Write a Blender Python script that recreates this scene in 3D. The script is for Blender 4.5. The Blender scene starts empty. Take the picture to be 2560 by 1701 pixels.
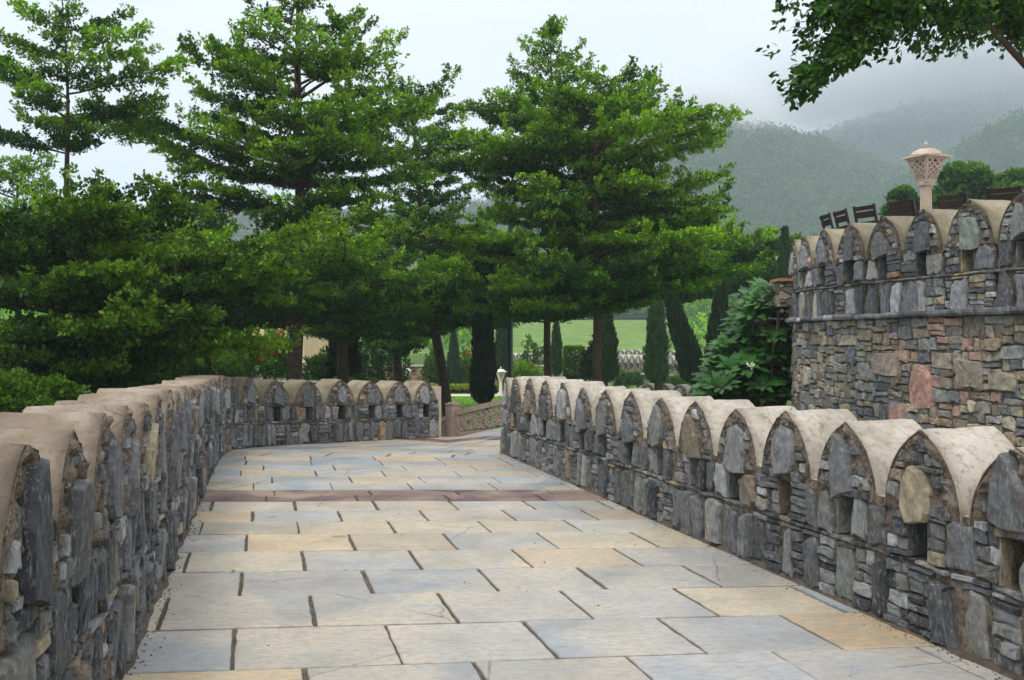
import bpy, math, random
import numpy as np
from mathutils import Vector, noise
R = random.Random(7)
NR = np.random.default_rng(11)
C = bpy.context.scene.collection
F, CX, CY, EYE = 2489.0, 1280.0, 850.0, 1.6
def px(x, y, Y):                      # a point seen at pixel x, y at distance Y
    return Vector(((x-CX)/F*Y, Y, EYE-(y-CY)/F*Y))
def srgb(r, g, b):
    f = lambda c: (c/255/12.92) if c/255 <= .04045 else ((c/255+.055)/1.055)**2.4
    return (f(r), f(g), f(b))
def sstep(a, b, x):
    t = min(1, max(0, (x-a)/(b-a))); return t*t*(3-2*t)

# ------------------------------------------------------------------ materials
class NT:
    def __init__(s, name):
        s.m = bpy.data.materials.new(name); s.m.use_nodes = True
        s.t = s.m.node_tree; s.t.nodes.clear()
        s.out = s.n('ShaderNodeOutputMaterial')
    def n(s, kind, **kw):
        nd = s.t.nodes.new(kind)
        for k, v in kw.items(): setattr(nd, k, v)
        return nd
    def l(s, a, b): s.t.links.new(a, b)
    def coord(s, scale=(1,1,1), rot=(0,0,0)):
        c = s.n('ShaderNodeTexCoord'); m = s.n('ShaderNodeMapping')
        m.inputs['Scale'].default_value = scale; m.inputs['Rotation'].default_value = rot
        s.l(c.outputs['Object'], m.inputs['Vector']); return m.outputs[0]
    def noise(s, vec, scale, detail=6, rough=.6, dist=0):
        nd = s.n('ShaderNodeTexNoise'); nd.inputs['Scale'].default_value = scale
        nd.inputs['Detail'].default_value = detail; nd.inputs['Roughness'].default_value = rough
        nd.inputs['Distortion'].default_value = dist
        s.l(vec, nd.inputs['Vector']); return nd.outputs['Fac']
    def ramp(s, fac, stops):
        r = s.n('ShaderNodeValToRGB'); e = r.color_ramp.elements
        while len(e) < len(stops): e.new(.5)
        for i, (p, c) in enumerate(stops):
            e[i].position = p; e[i].color = (c if isinstance(c, tuple) else (c, c, c)) + (1,)
        s.l(fac, r.inputs['Fac']); return r.outputs['Color']
    def mix(s, fac, a, b, mode='MIX'):
        m = s.n('ShaderNodeMix', data_type='RGBA', blend_type=mode)
        for sock, v in ((m.inputs[0], fac), (m.inputs[6], a), (m.inputs[7], b)):
            if isinstance(v, (int, float)): sock.default_value = v
            elif isinstance(v, tuple): sock.default_value = v+(1,)
            else: s.l(v, sock)
        return m.outputs[2]
    def math(s, op, a, b=0, clamp=False):
        m = s.n('ShaderNodeMath', operation=op, use_clamp=clamp)
        for i, v in enumerate((a, b)):
            if isinstance(v, (int, float)): m.inputs[i].default_value = v
            else: s.l(v, m.inputs[i])
        return m.outputs[0]
    def attr(s, name='Col'):
        a = s.n('ShaderNodeAttribute'); a.attribute_name = name; return a
    def bump(s, h, strength, dist, prev=None):
        b = s.n('ShaderNodeBump'); b.inputs['Strength'].default_value = strength
        b.inputs['Distance'].default_value = dist; s.l(h, b.inputs['Height'])
        if prev: s.l(prev, b.inputs['Normal'])
        return b.outputs[0]
    def pbr(s, col, rough=.8, normal=None, spec=.4, metal=0):
        p = s.n('ShaderNodeBsdfPrincipled')
        for nm, v in (('Base Color', col), ('Roughness', rough)):
            if isinstance(v, (int, float)): p.inputs[nm].default_value = v
            elif isinstance(v, tuple): p.inputs[nm].default_value = v+(1,)
            else: s.l(v, p.inputs[nm])
        p.inputs['Specular IOR Level'].default_value = spec
        p.inputs['Metallic'].default_value = metal
        if normal: s.l(normal, p.inputs['Normal'])
        s.l(p.outputs[0], s.out.inputs['Surface']); return s.m

def m_slate():
    t = NT('slate_stone'); v = t.coord(); vs = t.coord((1, 1, .35), (.3, .5, .2))
    n1 = t.noise(v, 14, 8, .65); n2 = t.noise(vs, 60, 5, .7); n3 = t.noise(v, 5, 4, .6)
    col = t.mix(1.0, t.attr().outputs['Color'], t.ramp(n1, [(.3, .5), (.5, 1.0), (.7, 1.6)]), 'MULTIPLY')
    col = t.mix(t.ramp(n2, [(.54, 0.0), (.70, .62)]), col, srgb(190, 191, 188))
    col = t.mix(t.ramp(n3, [(.58, 0.0), (.75, .45)]), col, srgb(122, 104, 82))
    b = t.bump(t.noise(vs, 30, 9, .74), 1.0, .035)
    b = t.bump(t.noise(v, 7, 4, .6), .5, .04, b)
    return t.pbr(col, t.ramp(n1, [(.3, .85), (.7, .55)]), b, .35)
def m_mortar():
    t = NT('rough_mortar'); v = t.coord(); n1 = t.noise(v, 9, 8, .7); n2 = t.noise(v, 48, 6, .75)
    col = t.ramp(n1, [(.25, srgb(64, 54, 46)), (.42, srgb(116, 104, 90)), (.58, srgb(152, 140, 124)), (.75, srgb(96, 90, 82))])
    col = t.mix(t.ramp(n2, [(.36, .85), (.5, 0.0)]), col, srgb(62, 52, 42))
    b = t.bump(n2, 1.0, .03); b = t.bump(t.noise(v, 18, 6, .7), .8, .05, b)
    return t.pbr(col, .95, b, .15)
def m_plaster(name, c1, c2, c3, stain, bumpd):
    t = NT(name); v = t.coord(); n1 = t.noise(v, 3.2, 7, .62, .4); n2 = t.noise(v, 22, 8, .75); n3 = t.noise(v, 90, 4, .7)
    col = t.ramp(n1, [(.28, c1), (.5, c2), (.72, c3)])
    col = t.mix(t.ramp(n2, [(.50, 0.0), (.68, stain)]), col, srgb(118, 102, 76))
    col = t.mix(t.ramp(t.noise(v, 6.5, 9, .8, .8), [(.60, 0.0), (.70, stain)]), col, srgb(142, 122, 88))
    col = t.mix(t.ramp(n3, [(.66, 0.0), (.74, stain)]), col, srgb(84, 74, 58))
    b = t.bump(n2, .7, bumpd); b = t.bump(n3, .5, bumpd*.4, b)
    vo = t.n('ShaderNodeTexVoronoi', feature='DISTANCE_TO_EDGE'); vo.inputs['Scale'].default_value = 1.3
    t.l(t.mix(.18, v, t.noise(v, 5, 5, .7)), vo.inputs['Vector'])
    col = t.mix(t.math('MULTIPLY', t.ramp(vo.outputs['Distance'], [(0.0, .8), (.012, 0.0)]), t.ramp(t.noise(v, 1.1), [(.52, 0.0), (.6, 1.0)])), col, srgb(88, 76, 60))
    return t.pbr(col, .88, b, .2)
def m_paving():
    t = NT('flagstone'); v = t.coord(); a = t.attr()
    n1 = t.noise(v, 2.2, 6, .6, .6); n2 = t.noise(v, 30, 6, .7); n3 = t.noise(t.coord((1, 2.6, 1)), 7, 7, .65, 1.0)
    col = t.mix(1.0, a.outputs['Color'], t.ramp(n1, [(.3, .84), (.5, 1.0), (.7, 1.1)]), 'MULTIPLY')
    col = t.mix(t.ramp(t.noise(v, 1.1, 4, .5, .8), [(.42, 0.0), (.62, .38)]), col, srgb(196, 178, 148))
    col = t.mix(t.ramp(t.noise(t.coord((1, 1.6, 1)), 16, 8, .75), [(.40, .50), (.56, 0.0)]), col, srgb(120, 118, 112))
    col = t.mix(t.math('MULTIPLY', t.ramp(n3, [(.50, 0.0), (.66, .75)]), a.outputs['Alpha']), col, srgb(192, 148, 98))
    col = t.mix(t.ramp(n2, [(.60, 0.0), (.8, .25)]), col, srgb(120, 116, 106))
    col = t.mix(t.ramp(t.noise(v, 55, 5, .8), [(.68, 0.0), (.72, .6)]), col, srgb(98, 90, 78))
    sp = t.n('ShaderNodeTexVoronoi'); sp.inputs['Scale'].default_value = 1.05; sp.inputs['Randomness'].default_value = 1
    t.l(t.mix(.12, t.coord((1, 1.5, 1)), t.noise(v, 4)), sp.inputs['Vector'])
    spot = t.ramp(sp.outputs['Distance'], [(.045, 1.0), (.075, 0.0)])
    col = t.mix(t.math('MULTIPLY', spot, .55), col, srgb(92, 96, 78))
    vo = t.n('ShaderNodeTexVoronoi', feature='DISTANCE_TO_EDGE'); vo.inputs['Scale'].default_value = .62
    t.l(t.mix(.10, v, t.noise(v, 3.5, 6, .7)), vo.inputs['Vector'])
    crack = t.math('MULTIPLY', t.ramp(vo.outputs['Distance'], [(0.0, 1.0), (.0045, 0.0)]), t.ramp(t.noise(v, .8), [(.50, 0.0), (.58, .8)]))
    col = t.mix(crack, col, srgb(84, 78, 70))
    b = t.bump(n3, .35, .02); b = t.bump(n2, .3, .006, b)
    return t.pbr(col, t.ramp(n1, [(.3, .38), (.7, .62)]), b, .4)
def m_simple(name, c1, c2, scale, rough=.85, bump=.01, spec=.3, detail=6):
    t = NT(name); v = t.coord(); n = t.noise(v, scale, detail, .65)
    col = t.ramp(n, [(.3, c1), (.7, c2)])
    return t.pbr(col, rough, t.bump(t.noise(v, scale*4, 6, .7), .7, bump), spec)
def m_leaf(name, trans=.3, rough=.5, gain=1.0):
    t = NT(name); a = t.attr()
    col = a.outputs['Color']
    p = t.n('ShaderNodeBsdfPrincipled'); t.l(col, p.inputs['Base Color'])
    p.inputs['Roughness'].default_value = rough; p.inputs['Specular IOR Level'].default_value = .16
    tr = t.n('ShaderNodeBsdfTranslucent'); t.l(t.mix(1.0, col, (1.15, 1.35, .45), 'MULTIPLY'), tr.inputs['Color'])
    mx = t.n('ShaderNodeMixShader'); mx.inputs[0].default_value = trans
    t.l(p.outputs[0], mx.inputs[1]); t.l(tr.outputs[0], mx.inputs[2]); t.l(mx.outputs[0], t.out.inputs['Surface'])
    return t.m
def m_attr(name, rough=.8, nscale=8, lo=.75, hi=1.2, bump=.01, spec=.25):
    t = NT(name); v = t.coord(); n = t.noise(v, nscale, 6, .65)
    col = t.mix(1.0, t.attr().outputs['Color'], t.ramp(n, [(.3, lo), (.7, hi)]), 'MULTIPLY')
    return t.pbr(col, rough, t.bump(t.noise(v, nscale*4, 5, .7), .6, bump), spec)
def m_rubble(name, cols, scale):
    t = NT(name); v = t.coord((1, 1, 1.8))
    vv = t.mix(.08, v, t.noise(v, 3, 4))
    vo = t.n('ShaderNodeTexVoronoi'); vo.inputs['Scale'].default_value = scale
    ve = t.n('ShaderNodeTexVoronoi', feature='DISTANCE_TO_EDGE'); ve.inputs['Scale'].default_value = scale
    t.l(vv, vo.inputs['Vector']); t.l(vv, ve.inputs['Vector'])
    sp = t.n('ShaderNodeSeparateColor'); t.l(vo.outputs['Color'], sp.inputs[0])
    n = len(cols); col = t.ramp(sp.outputs[0], [(i/n, c) for i, c in enumerate(cols)])
    edge = t.ramp(ve.outputs['Distance'], [(.02, 0.0), (.09, 1.0)])
    col = t.mix(edge, srgb(84, 74, 62), col)
    col = t.mix(1.0, col, t.ramp(t.noise(v, 20, 5), [(.3, .7), (.7, 1.3)]), 'MULTIPLY')
    return t.pbr(col, .9, t.bump(edge, .9, .04), .2)
def m_hill():
    t = NT('forested_hill'); v = t.coord()
    n1 = t.noise(v, .012, 10, .72); n2 = t.noise(v, .075, 8, .72)
    vo = t.n('ShaderNodeTexVoronoi'); vo.inputs['Scale'].default_value = .11; t.l(v, vo.inputs['Vector'])
    col = t.ramp(n1, [(.40, (.004, .014, .010)), (.5, (.014, .036, .018)), (.60, (.040, .075, .032))])
    col = t.mix(1.0, col, t.ramp(n2, [(.38, .25), (.62, 2.0)]), 'MULTIPLY')
    col = t.mix(1.0, col, t.ramp(vo.outputs['Distance'], [(.0, 1.5), (.8, .45)]), 'MULTIPLY')
    return t.pbr(col, .95, t.bump(vo.outputs['Distance'], 1, 4.0), .05)
def m_ground():
    t = NT('garden_ground'); v = t.coord()
    n1 = t.noise(v, .09, 6, .6); n2 = t.noise(v, 1.6, 8, .7)
    col = t.ramp(n1, [(.35, (.045, .095, .020)), (.52, (.085, .16, .032)), (.7, (.12, .17, .05))])
    col = t.mix(1.0, col, t.ramp(n2, [(.3, .65), (.7, 1.3)]), 'MULTIPLY')
    g = t.n('ShaderNodeNewGeometry'); s = t.n('ShaderNodeSeparateXYZ'); t.l(g.outputs['Position'], s.inputs[0])
    return t.pbr(col, .95, t.bump(n2, .8, .08), .1)
M = dict(
    slate=m_slate(), mortar=m_mortar(), paving=m_paving(),
    plaster=m_plaster('sand_plaster', srgb(132, 126, 114), srgb(164, 156, 143), srgb(184, 177, 165), .85, .010),
    plaster_old=m_plaster('weathered_plaster', srgb(104, 90, 76), srgb(134, 120, 104), srgb(162, 150, 136), .85, .022),
    plaster_ochre=m_plaster('ochre_plaster', srgb(108, 101, 84), srgb(142, 133, 112), srgb(166, 156, 132), .7, .012),
    soil=m_simple('joint_soil', srgb(54, 47, 40), srgb(100, 90, 78), 9, .95, .02),
    bark=m_simple('bark', srgb(44, 32, 26), srgb(84, 64, 52), 7, .9, .03),
    bark_pale=m_simple('pale_bark', srgb(92, 78, 62), srgb(140, 124, 100), 7, .9, .02),
    leaf=m_leaf('tree_leaf', .22, .6), needle=m_leaf('cypress_spray', .12, .7), bigleaf=m_leaf('glossy_leaf', .18, .35),
    petal=m_leaf('petal', .3, .6),
    lamp=m_simple('pink_sandstone', srgb(178, 156, 142), srgb(204, 186, 170), 9, .7, .004),
    lamp_white=m_simple('cream_stone', srgb(214, 208, 194), srgb(230, 224, 210), 5, .7, .004),
    carved=m_simple('carved_sandstone', srgb(134, 116, 106), srgb(160, 142, 130), 8, .8, .005),
    wood=m_simple('dark_wood', srgb(30, 20, 18), srgb(52, 35, 30), 12, .55, .004),
    iron=m_simple('dark_iron', srgb(30, 28, 28), srgb(50, 46, 44), 10, .5, .002),
    pole=m_simple('green_paint', srgb(14, 44, 36), srgb(22, 60, 48), 4, .45, .001, .5),
    terracotta=m_simple('terracotta', srgb(150, 96, 72), srgb(176, 120, 94), 5, .85, .01),
    rubble=m_rubble('grey_rubble', [srgb(92, 92, 90), srgb(120, 118, 112), srgb(72, 74, 76), srgb(140, 130, 112)], 5.5),
    redrubble=m_rubble('red_rubble', [srgb(140, 92, 72), srgb(150, 112, 92), srgb(108, 84, 70), srgb(160, 132, 108)], 3.5),
    farcap=m_simple('grey_plaster', srgb(150, 146, 134), srgb(178, 172, 158), 3, .9, .01),
    cream=m_simple('cream_wall', srgb(196, 166, 124), srgb(214, 186, 146), .6, .9, .01),
    white=m_simple('white_wall', srgb(206, 206, 206), srgb(226, 226, 226), .2, .9, .01),
    dark=m_simple('window_dark', srgb(40, 44, 48), srgb(60, 64, 68), .5, .4, .001),
    paleroad=m_simple('pale_paving', srgb(176, 168, 150), srgb(198, 190, 172), 2, .85, .004),
    lawn=m_simple('lawn_grass', (.10, .25, .022), (.19, .38, .035), 14, .9, .03, .1),
    meadow=m_simple('meadow_grass', (.06, .13, .025), (.19, .26, .06), .35, .95, .1, .05, 10),
    hill=m_hill(), ground=m_ground(),
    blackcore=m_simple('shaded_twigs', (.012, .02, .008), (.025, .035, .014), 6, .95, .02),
    blackglass=m_simple('spot_glass', (.05, .05, .05), (.08, .08, .08), 6, .2, .001),
)

# ------------------------------------------------------------------ mesh tools
class MB:
    def __init__(s): s.v = []; s.f = []; s.c = []; s.mi = []; s.cur = (1, 1, 1, 0); s.m = 0
    def add(s, vs, fs, col=None):
        o = len(s.v); s.v.extend(tuple(v) for v in vs)
        c = col or s.cur
        if len(c) == 3: c = tuple(c)+(0,)
        for f in fs: s.f.append(tuple(i+o for i in f)); s.c.append(c); s.mi.append(s.m)
    def box(s, x0, y0, z0, x1, y1, z1, fr=None, bev=0):
        V = [(x0,y0,z0),(x1,y0,z0),(x1,y1,z0),(x0,y1,z0),(x0,y0,z1),(x1,y0,z1),(x1,y1,z1),(x0,y1,z1)]
        if fr: V = [fr(*v) for v in V]
        s.add(V, [(0,3,2,1),(4,5,6,7),(0,1,5,4),(1,2,6,5),(2,3,7,6),(3,0,4,7)])
    def ring(s, pts, closed=True): pass
    def loft(s, rings, cap=True):
        n = len(rings[0]); V = [p for r in rings for p in r]; Fs = []
        for i in range(len(rings)-1):
            for j in range(n):
                k = (j+1) % n
                Fs.append((i*n+j, i*n+k, (i+1)*n+k, (i+1)*n+j))
        if cap:
            Fs.append(tuple(range(n-1, -1, -1))); o = (len(rings)-1)*n; Fs.append(tuple(range(o, o+n)))
        s.add(V, Fs)
    def tube(s, pts, rad, n=7, cap=True):
        rings = []; pts = [Vector(p) for p in pts]
        a = None
        for i, p in enumerate(pts):
            d = (pts[min(i+1, len(pts)-1)]-pts[max(i-1, 0)])
            if d.length < 1e-6: d = Vector((0, 0, 1))
            d.normalize()
            if a is None: a = d.orthogonal().normalized()
            a = (a-d*a.dot(d)); a = a.normalized() if a.length > 1e-5 else d.orthogonal().normalized()
            b = d.cross(a); r = rad[i] if hasattr(rad, '__len__') else rad
            rings.append([p+(a*math.cos(6.2832*j/n)+b*math.sin(6.2832*j/n))*r for j in range(n)])
        s.loft(rings, cap)
    def lathe(s, cx, cy, prof, n=16, ph=0):
        s.loft([[(cx+r*math.cos(ph+6.28318*j/n), cy+r*math.sin(ph+6.28318*j/n), z) for j in range(n)] for r, z in prof])
    def build(s, name, mats, parent=None, smooth=False):
        if not isinstance(mats, (list, tuple)): mats = [mats]
        off = np.array(parent.matrix_basis.translation) if parent is not None and parent.type == 'EMPTY' and not parent.get('_local') else np.zeros(3)
        if parent is not None and parent.get('_off') is not None: off = np.array(parent['_off'])
        me = bpy.data.meshes.new(name)
        v = np.array(s.v, dtype=float)-off
        me.from_pydata(v.tolist(), [], s.f)
        at = me.attributes.new('Col', 'FLOAT_COLOR', 'FACE')
        at.data.foreach_set('color', np.array(s.c, dtype=np.float32).ravel())
        for m in mats: me.materials.append(m)
        me.polygons.foreach_set('material_index', s.mi)
        if smooth: me.polygons.foreach_set('use_smooth', [True]*len(s.f))
        me.update()
        o = bpy.data.objects.new(name, me); C.objects.link(o)
        if parent is not None: o.parent = parent
        o['_off'] = off.tolist()
        return o
def quads_obj(name, V, cols, mat, parent=None, nv=4):
    """V (N,nv,3) array -> one mesh of N faces"""
    N = len(V); me = bpy.data.meshes.new(name)
    me.vertices.add(N*nv); me.vertices.foreach_set('co', V.reshape(-1).astype(np.float32))
    me.loops.add(N*nv); me.loops.foreach_set('vertex_index', np.arange(N*nv, dtype=np.int32))
    me.polygons.add(N); me.polygons.foreach_set('loop_start', np.arange(0, N*nv, nv, dtype=np.int32))
    at = me.attributes.new('Col', 'FLOAT_COLOR', 'FACE')
    c = np.ones((N, 4), np.float32); c[:, :3] = cols; at.data.foreach_set('color', c.ravel())
    me.materials.append(mat); me.update(calc_edges=True); me.validate()
    o = bpy.data.objects.new(name, me); C.objects.link(o)
    if parent is not None: o.parent = parent
    return o
def thing(name, label, cat, loc=(0, 0, 0), group=None, rz=0):
    o = bpy.data.objects.new(name, None); C.objects.link(o); o.location = loc; o.rotation_euler = (0, 0, rz)
    o.empty_display_size = .2
    o['label'] = label; o['category'] = cat
    if group: o['group'] = group
    return o
def tag(o, label, cat, group=None):
    o['label'] = label; o['category'] = cat
    if group: o['group'] = group
    return o
def kind(o, k='structure'): o['kind'] = k; return o
def dup(root, loc, rz, label, scale=1, name=None):
    r = root.copy(); C.objects.link(r); r.location = loc; r.rotation_euler = (0, 0, rz); r.scale = (scale,)*3
    r['label'] = label
    def rec(a, b):
        for ch in [c for c in bpy.data.objects if c.parent == a]:
            if ch.name in done: continue
            c = ch.copy(); C.objects.link(c); done.add(c.name); c.parent = b; rec(ch, c)
    done = set(); rec(root, r); return r

# ------------------------------------------------------------------ masonry
class Path2:
    """smooth polyline with arc length; offset to its front (left of travel = +1, right = -1)"""
    def __init__(s, pts, side, smooth=3):
        P = [Vector((p[0], p[1])) for p in pts]
        for _ in range(smooth):
            Q = [P[0]]
            for a, b in zip(P, P[1:]): Q += [a*.75+b*.25, a*.25+b*.75]
            Q.append(P[-1]); P = Q
        s.P = P; s.side = side; s.S = [0]
        for a, b in zip(P, P[1:]): s.S.append(s.S[-1]+(b-a).length)
        s.L = s.S[-1]
        s.Sa = np.array(s.S); s.X = np.array([p.x for p in P]); s.Y = np.array([p.y for p in P])
    def at(s, q):
        e = .12
        x = lambda t: (np.interp(t, s.Sa, s.X), np.interp(t, s.Sa, s.Y))
        q0, q1 = max(q-e, 0), min(q+e, s.L)
        a, b = x(q0), x(q1); t = Vector((b[0]-a[0], b[1]-a[1])).normalized()
        qc = min(max(q, 0), s.L); c = x(qc); p = Vector(c)+t*(q-qc)
        return p, t, Vector((-t.y, t.x))*s.side
def clip(poly, clipper):
    """convex clip, clipper counter-clockwise"""
    out = poly
    n = len(clipper)
    for i in range(n):
        a, b = clipper[i], clipper[(i+1) % n]
        def side(p): return (b[0]-a[0])*(p[1]-a[1])-(b[1]-a[1])*(p[0]-a[0])
        src, out = out, []
        for j in range(len(src)):
            p, q = src[j], src[(j+1) % len(src)]
            sp_, sq = side(p), side(q)
            if sp_ >= 0: out.append(p)
            if sp_*sq < 0:
                t = sp_/(sp_-sq); out.append((p[0]+(q[0]-p[0])*t, p[1]+(q[1]-p[1])*t))
        if len(out) < 3: return []
    return out
def area(p):
    return .5*sum(p[i][0]*p[(i+1) % len(p)][1]-p[(i+1) % len(p)][0]*p[i][1] for i in range(len(p)))
def rough_poly(x0, z0, x1, z1, jit=.12, skew=0):
    """irregular stone outline filling a rectangle"""
    w, h = x1-x0, z1-z0; j = min(w, h)*jit
    r = lambda k=1: R.uniform(-j, j)*k
    pts = []
    for (ax, az, bx, bz) in ((x0, z0, x1, z0), (x1, z0, x1, z1), (x1, z1, x0, z1), (x0, z1, x0, z0)):
        L = math.hypot(bx-ax, bz-az); cc = min(.4, min(w, h)*R.uniform(.02, .26)/max(L, 1e-6))
        pts.append((ax+(bx-ax)*cc+r(.5), az+(bz-az)*cc+r(.5)))
        if L > .12: pts.append((ax+(bx-ax)*.5+r(.7), az+(bz-az)*.5+r(.7)))
        cc = min(.4, min(w, h)*R.uniform(.02, .2)/max(L, 1e-6))
        pts.append((ax+(bx-ax)*(1-cc)+r(.5), az+(bz-az)*(1-cc)+r(.5)))
    return pts
def warp(p, k=.012, f=4.0):
    n = noise.noise_vector((p[0]*f, p[1]*f, 3.3)); return (p[0]+n.x*k, p[1]+n.y*k)
def add_stone(mb, fr, poly, top, col, inset=.008, base=-.02):
    if len(poly) < 3 or abs(area(poly)) < 4e-4: return
    if area(poly) < 0: poly = poly[::-1]
    poly = [warp(p) for p in poly]
    cx = sum(p[0] for p in poly)/len(poly); cz = sum(p[1] for p in poly)/len(poly)
    ax, az = R.uniform(-.12, .12), R.uniform(-.08, .12)
    n = len(poly); rmin = min(math.hypot(p[0]-cx, p[1]-cz) for p in poly)
    k1 = max(.55, 1-inset/max(rmin, .02)*R.uniform(.8, 1.8))
    d = lambda x, z: top+ax*(x-cx)+az*(z-cz)
    ring = []
    ring += [fr(x, z, base) for x, z in poly]
    ring += [fr(x, z, d(x, z)*.55) for x, z in poly]
    q = []
    for i in range(n):
        p0, p1, p2 = poly[i-1], poly[i], poly[(i+1) % n]
        ex, ez = p2[0]-p0[0], p2[1]-p0[1]; L = math.hypot(ex, ez) or 1
        kk = min(inset*R.uniform(.5, 1.5), .3*rmin)
        q.append((p1[0]-ez/L*kk, p1[1]+ex/L*kk))
    ring += [fr(x, z, d(x, z)+R.uniform(-.003, .003)) for x, z in q]
    q2 = [(cx+(x-cx)*.55, cz+(z-cz)*.55) for x, z in q]
    ring += [fr(x, z, d(x, z)+R.uniform(-.003, .004)) for x, z in q2]
    ring.append(fr(cx, cz, d(cx, cz)+R.uniform(-.003, .004)))
    fs = []
    for lv in range(3):
        for i in range(n):
            j = (i+1) % n; fs.append((lv*n+i, lv*n+j, (lv+1)*n+j, (lv+1)*n+i))
    for i in range(n): fs.append((3*n+i, 3*n+(i+1) % n, 4*n))
    if fr.flip: fs = [f[::-1] for f in fs]
    mb.add(ring, fs, col)
class Frame:
    def __init__(s, path, g=lambda q: 0, k=lambda q: 1, s0=0, z0=0):
        s.p, s.g, s.k, s.s0, s.z0 = path, g, k, s0, z0
        s.flip = path.side > 0
        s.cache = {}
    def __call__(s, q, z, d):
        q = q+s.s0; key = round(q, 4)
        c = s.cache.get(key)
        if c is None: c = s.cache[key] = (s.p.at(q), s.g(q), s.k(q))
        (p, t, n), g, k = c
        return (p.x+n.x*d, p.y+n.y*d, g+(z+s.z0)*k)
SLATE = [srgb(86,88,91), srgb(102,104,106), srgb(116,117,118), srgb(134,134,133), srgb(96,98,100), srgb(146,148,148), srgb(72,75,79), srgb(108,113,108), srgb(124,123,118)]
WARM = [srgb(150,138,114), srgb(130,108,86), srgb(158,146,120), srgb(124,110,94), srgb(140,134,122)]
def pal(warm=.08, light=1.0, pink=0):
    c = R.choice(WARM) if R.random() < warm else R.choice(SLATE)
    if R.random() < pink: c = srgb(178, 140, 122)
    k = R.uniform(.5, 1.35)*light; return tuple(min(.7, x*k) for x in c)
def course(mb, fr, s0, s1, z0, z1, p_tall, pr, top=(.018, .05)):
    q = s0
    while q < s1-.03:
        if R.random() < .07 and s1-q > .2: q += R.uniform(.02, .05)
        tall = R.random() < p_tall
        w = R.uniform(.10, .24) if tall else R.uniform(.09, .24)
        if s1-(q+w) < .07: w = s1-q
        w = min(w, .30) if s1-q > .30 else s1-q
        if tall:
            zt = z1-R.uniform(0, .05)*(z1-z0)*2; g = R.uniform(.004, .014)
            poly = rough_poly(q+g, z0+R.uniform(.0, .015), q+w-g, zt, .2)
            t = R.uniform(-.03, .03); t2 = R.uniform(-.02, .02)
            tp = R.choice((0, .1, .2, .45, .6, -.2, -.35)); tq = R.uniform(-.35, .35); mx_ = q+w/2
            poly = [(mx_+(x-mx_)*(1-(tp*(z-z0) if tp > 0 else -tp*(zt-z))/(z1-z0))+t*(z-z0)/(z1-z0), z+t2*(x-q)/w-max(0, (z-z0)/(z1-z0)-.6)*max(0, tq*(x-mx_)/w)*.8) for x, z in poly]
            add_stone(mb, fr, poly, R.uniform(*top), pal(*pr), .012)
            if z1-zt > .028: add_stone(mb, fr, rough_poly(q+.01, zt+.006, q+w-.01, z1, .2), R.uniform(.012, .03), pal(*pr))
        else:
            z = z0; 
            while z < z1-.012:
                h = R.uniform(.03, .095)
                if z1-(z+h) < .02: h = z1-z
                if w > .15 and R.random() < .4:
                    m = R.uniform(.35, .65)*w
                    add_stone(mb, fr, rough_poly(q+.004, z+.004, q+m-.004, z+h-.002, .22), R.uniform(.008, .036), pal(*pr), .006)
                    add_stone(mb, fr, rough_poly(q+m+.004, z+.004, q+w-.004, z+h-.002, .22), R.uniform(.008, .036), pal(*pr), .006)
                else:
                    add_stone(mb, fr, rough_poly(q+.004+R.uniform(-.01, .01), z+.004, q+w-.004+R.uniform(-.01, .01), z+h-.002, .22), R.uniform(.008, .04), pal(*pr), .006)
                z += h+R.uniform(0, .006)
        q += w
def rubble(mb, fr, x0, z0, x1, z1, pr, depth=0):
    w, h = x1-x0, z1-z0
    big = R.random() < .17
    mw, mh = (.42, .28) if big else (.31, R.uniform(.10, .19))
    if w > mw or h > mh or (w > .2 and h > .09 and R.random() < .35):
        if w/h > R.uniform(1.2, 2.4) and w > .14 or h < .075:
            m = x0+w*R.uniform(.33, .67); rubble(mb, fr, x0, z0, m, z1, pr, depth+1); rubble(mb, fr, m, z0, x1, z1, pr, depth+1)
        else:
            m = z0+h*R.uniform(.33, .67); rubble(mb, fr, x0, z0, x1, m, pr, depth+1); rubble(mb, fr, x0, m, x1, z1, pr, depth+1)
        return
    g = R.uniform(.004, .012); sk = R.uniform(-.012, .012)
    add_stone(mb, fr, [(x, z+sk*(x-x0)/max(w, .05)) for x, z in rough_poly(x0+g, z0+g*.7, x1-g, z1-g*.7, .26)], R.uniform(.012, .045), pr(x0, z0), .008)
def arch_half(z, w=.345, z0=.66, top=1.11):
    """half width of the pointed arch at height z"""
    h = top-z0; c = (h*h-w*w)/(2*w); r = w+c
    if z <= z0: return w
    return max(0, math.sqrt(max(r*r-(z-z0)**2, 0))-c)
def arch_poly(w, z0, top, n=9, zb=None):
    zz = [z0+(top-z0)*(1-(1-i/n)**1.7) for i in range(n+1)]
    right = [(arch_half(z, w, z0, top), z) for z in zz]
    left = [(-a, z) for a, z in right[:-1]][::-1]
    pts = right+left
    if zb is not None: pts = [(-w, zb), (w, zb)]+pts
    return pts
def mgrid(mb, fr, xs, zs, dfun, flip, hole=None):
    V = []; nz = len(zs)
    for x in xs:
        for z in zs: V.append(fr(x, z, dfun(x, z)))
    fs = []
    for i in range(len(xs)-1):
        for j in range(nz-1):
            f = (i*nz+j, (i+1)*nz+j, (i+1)*nz+j+1, i*nz+j+1)
            fs.append(f[::-1] if flip else f)
    mb.add(V, fs)
def mnoise(x, z, k=.014, f=11):
    return noise.fractal((x*f, z*f, 1.7), .9, 2.1, 4)*k+noise.noise((x*2.3, z*2.3, 8))*.010
TH = .48
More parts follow.
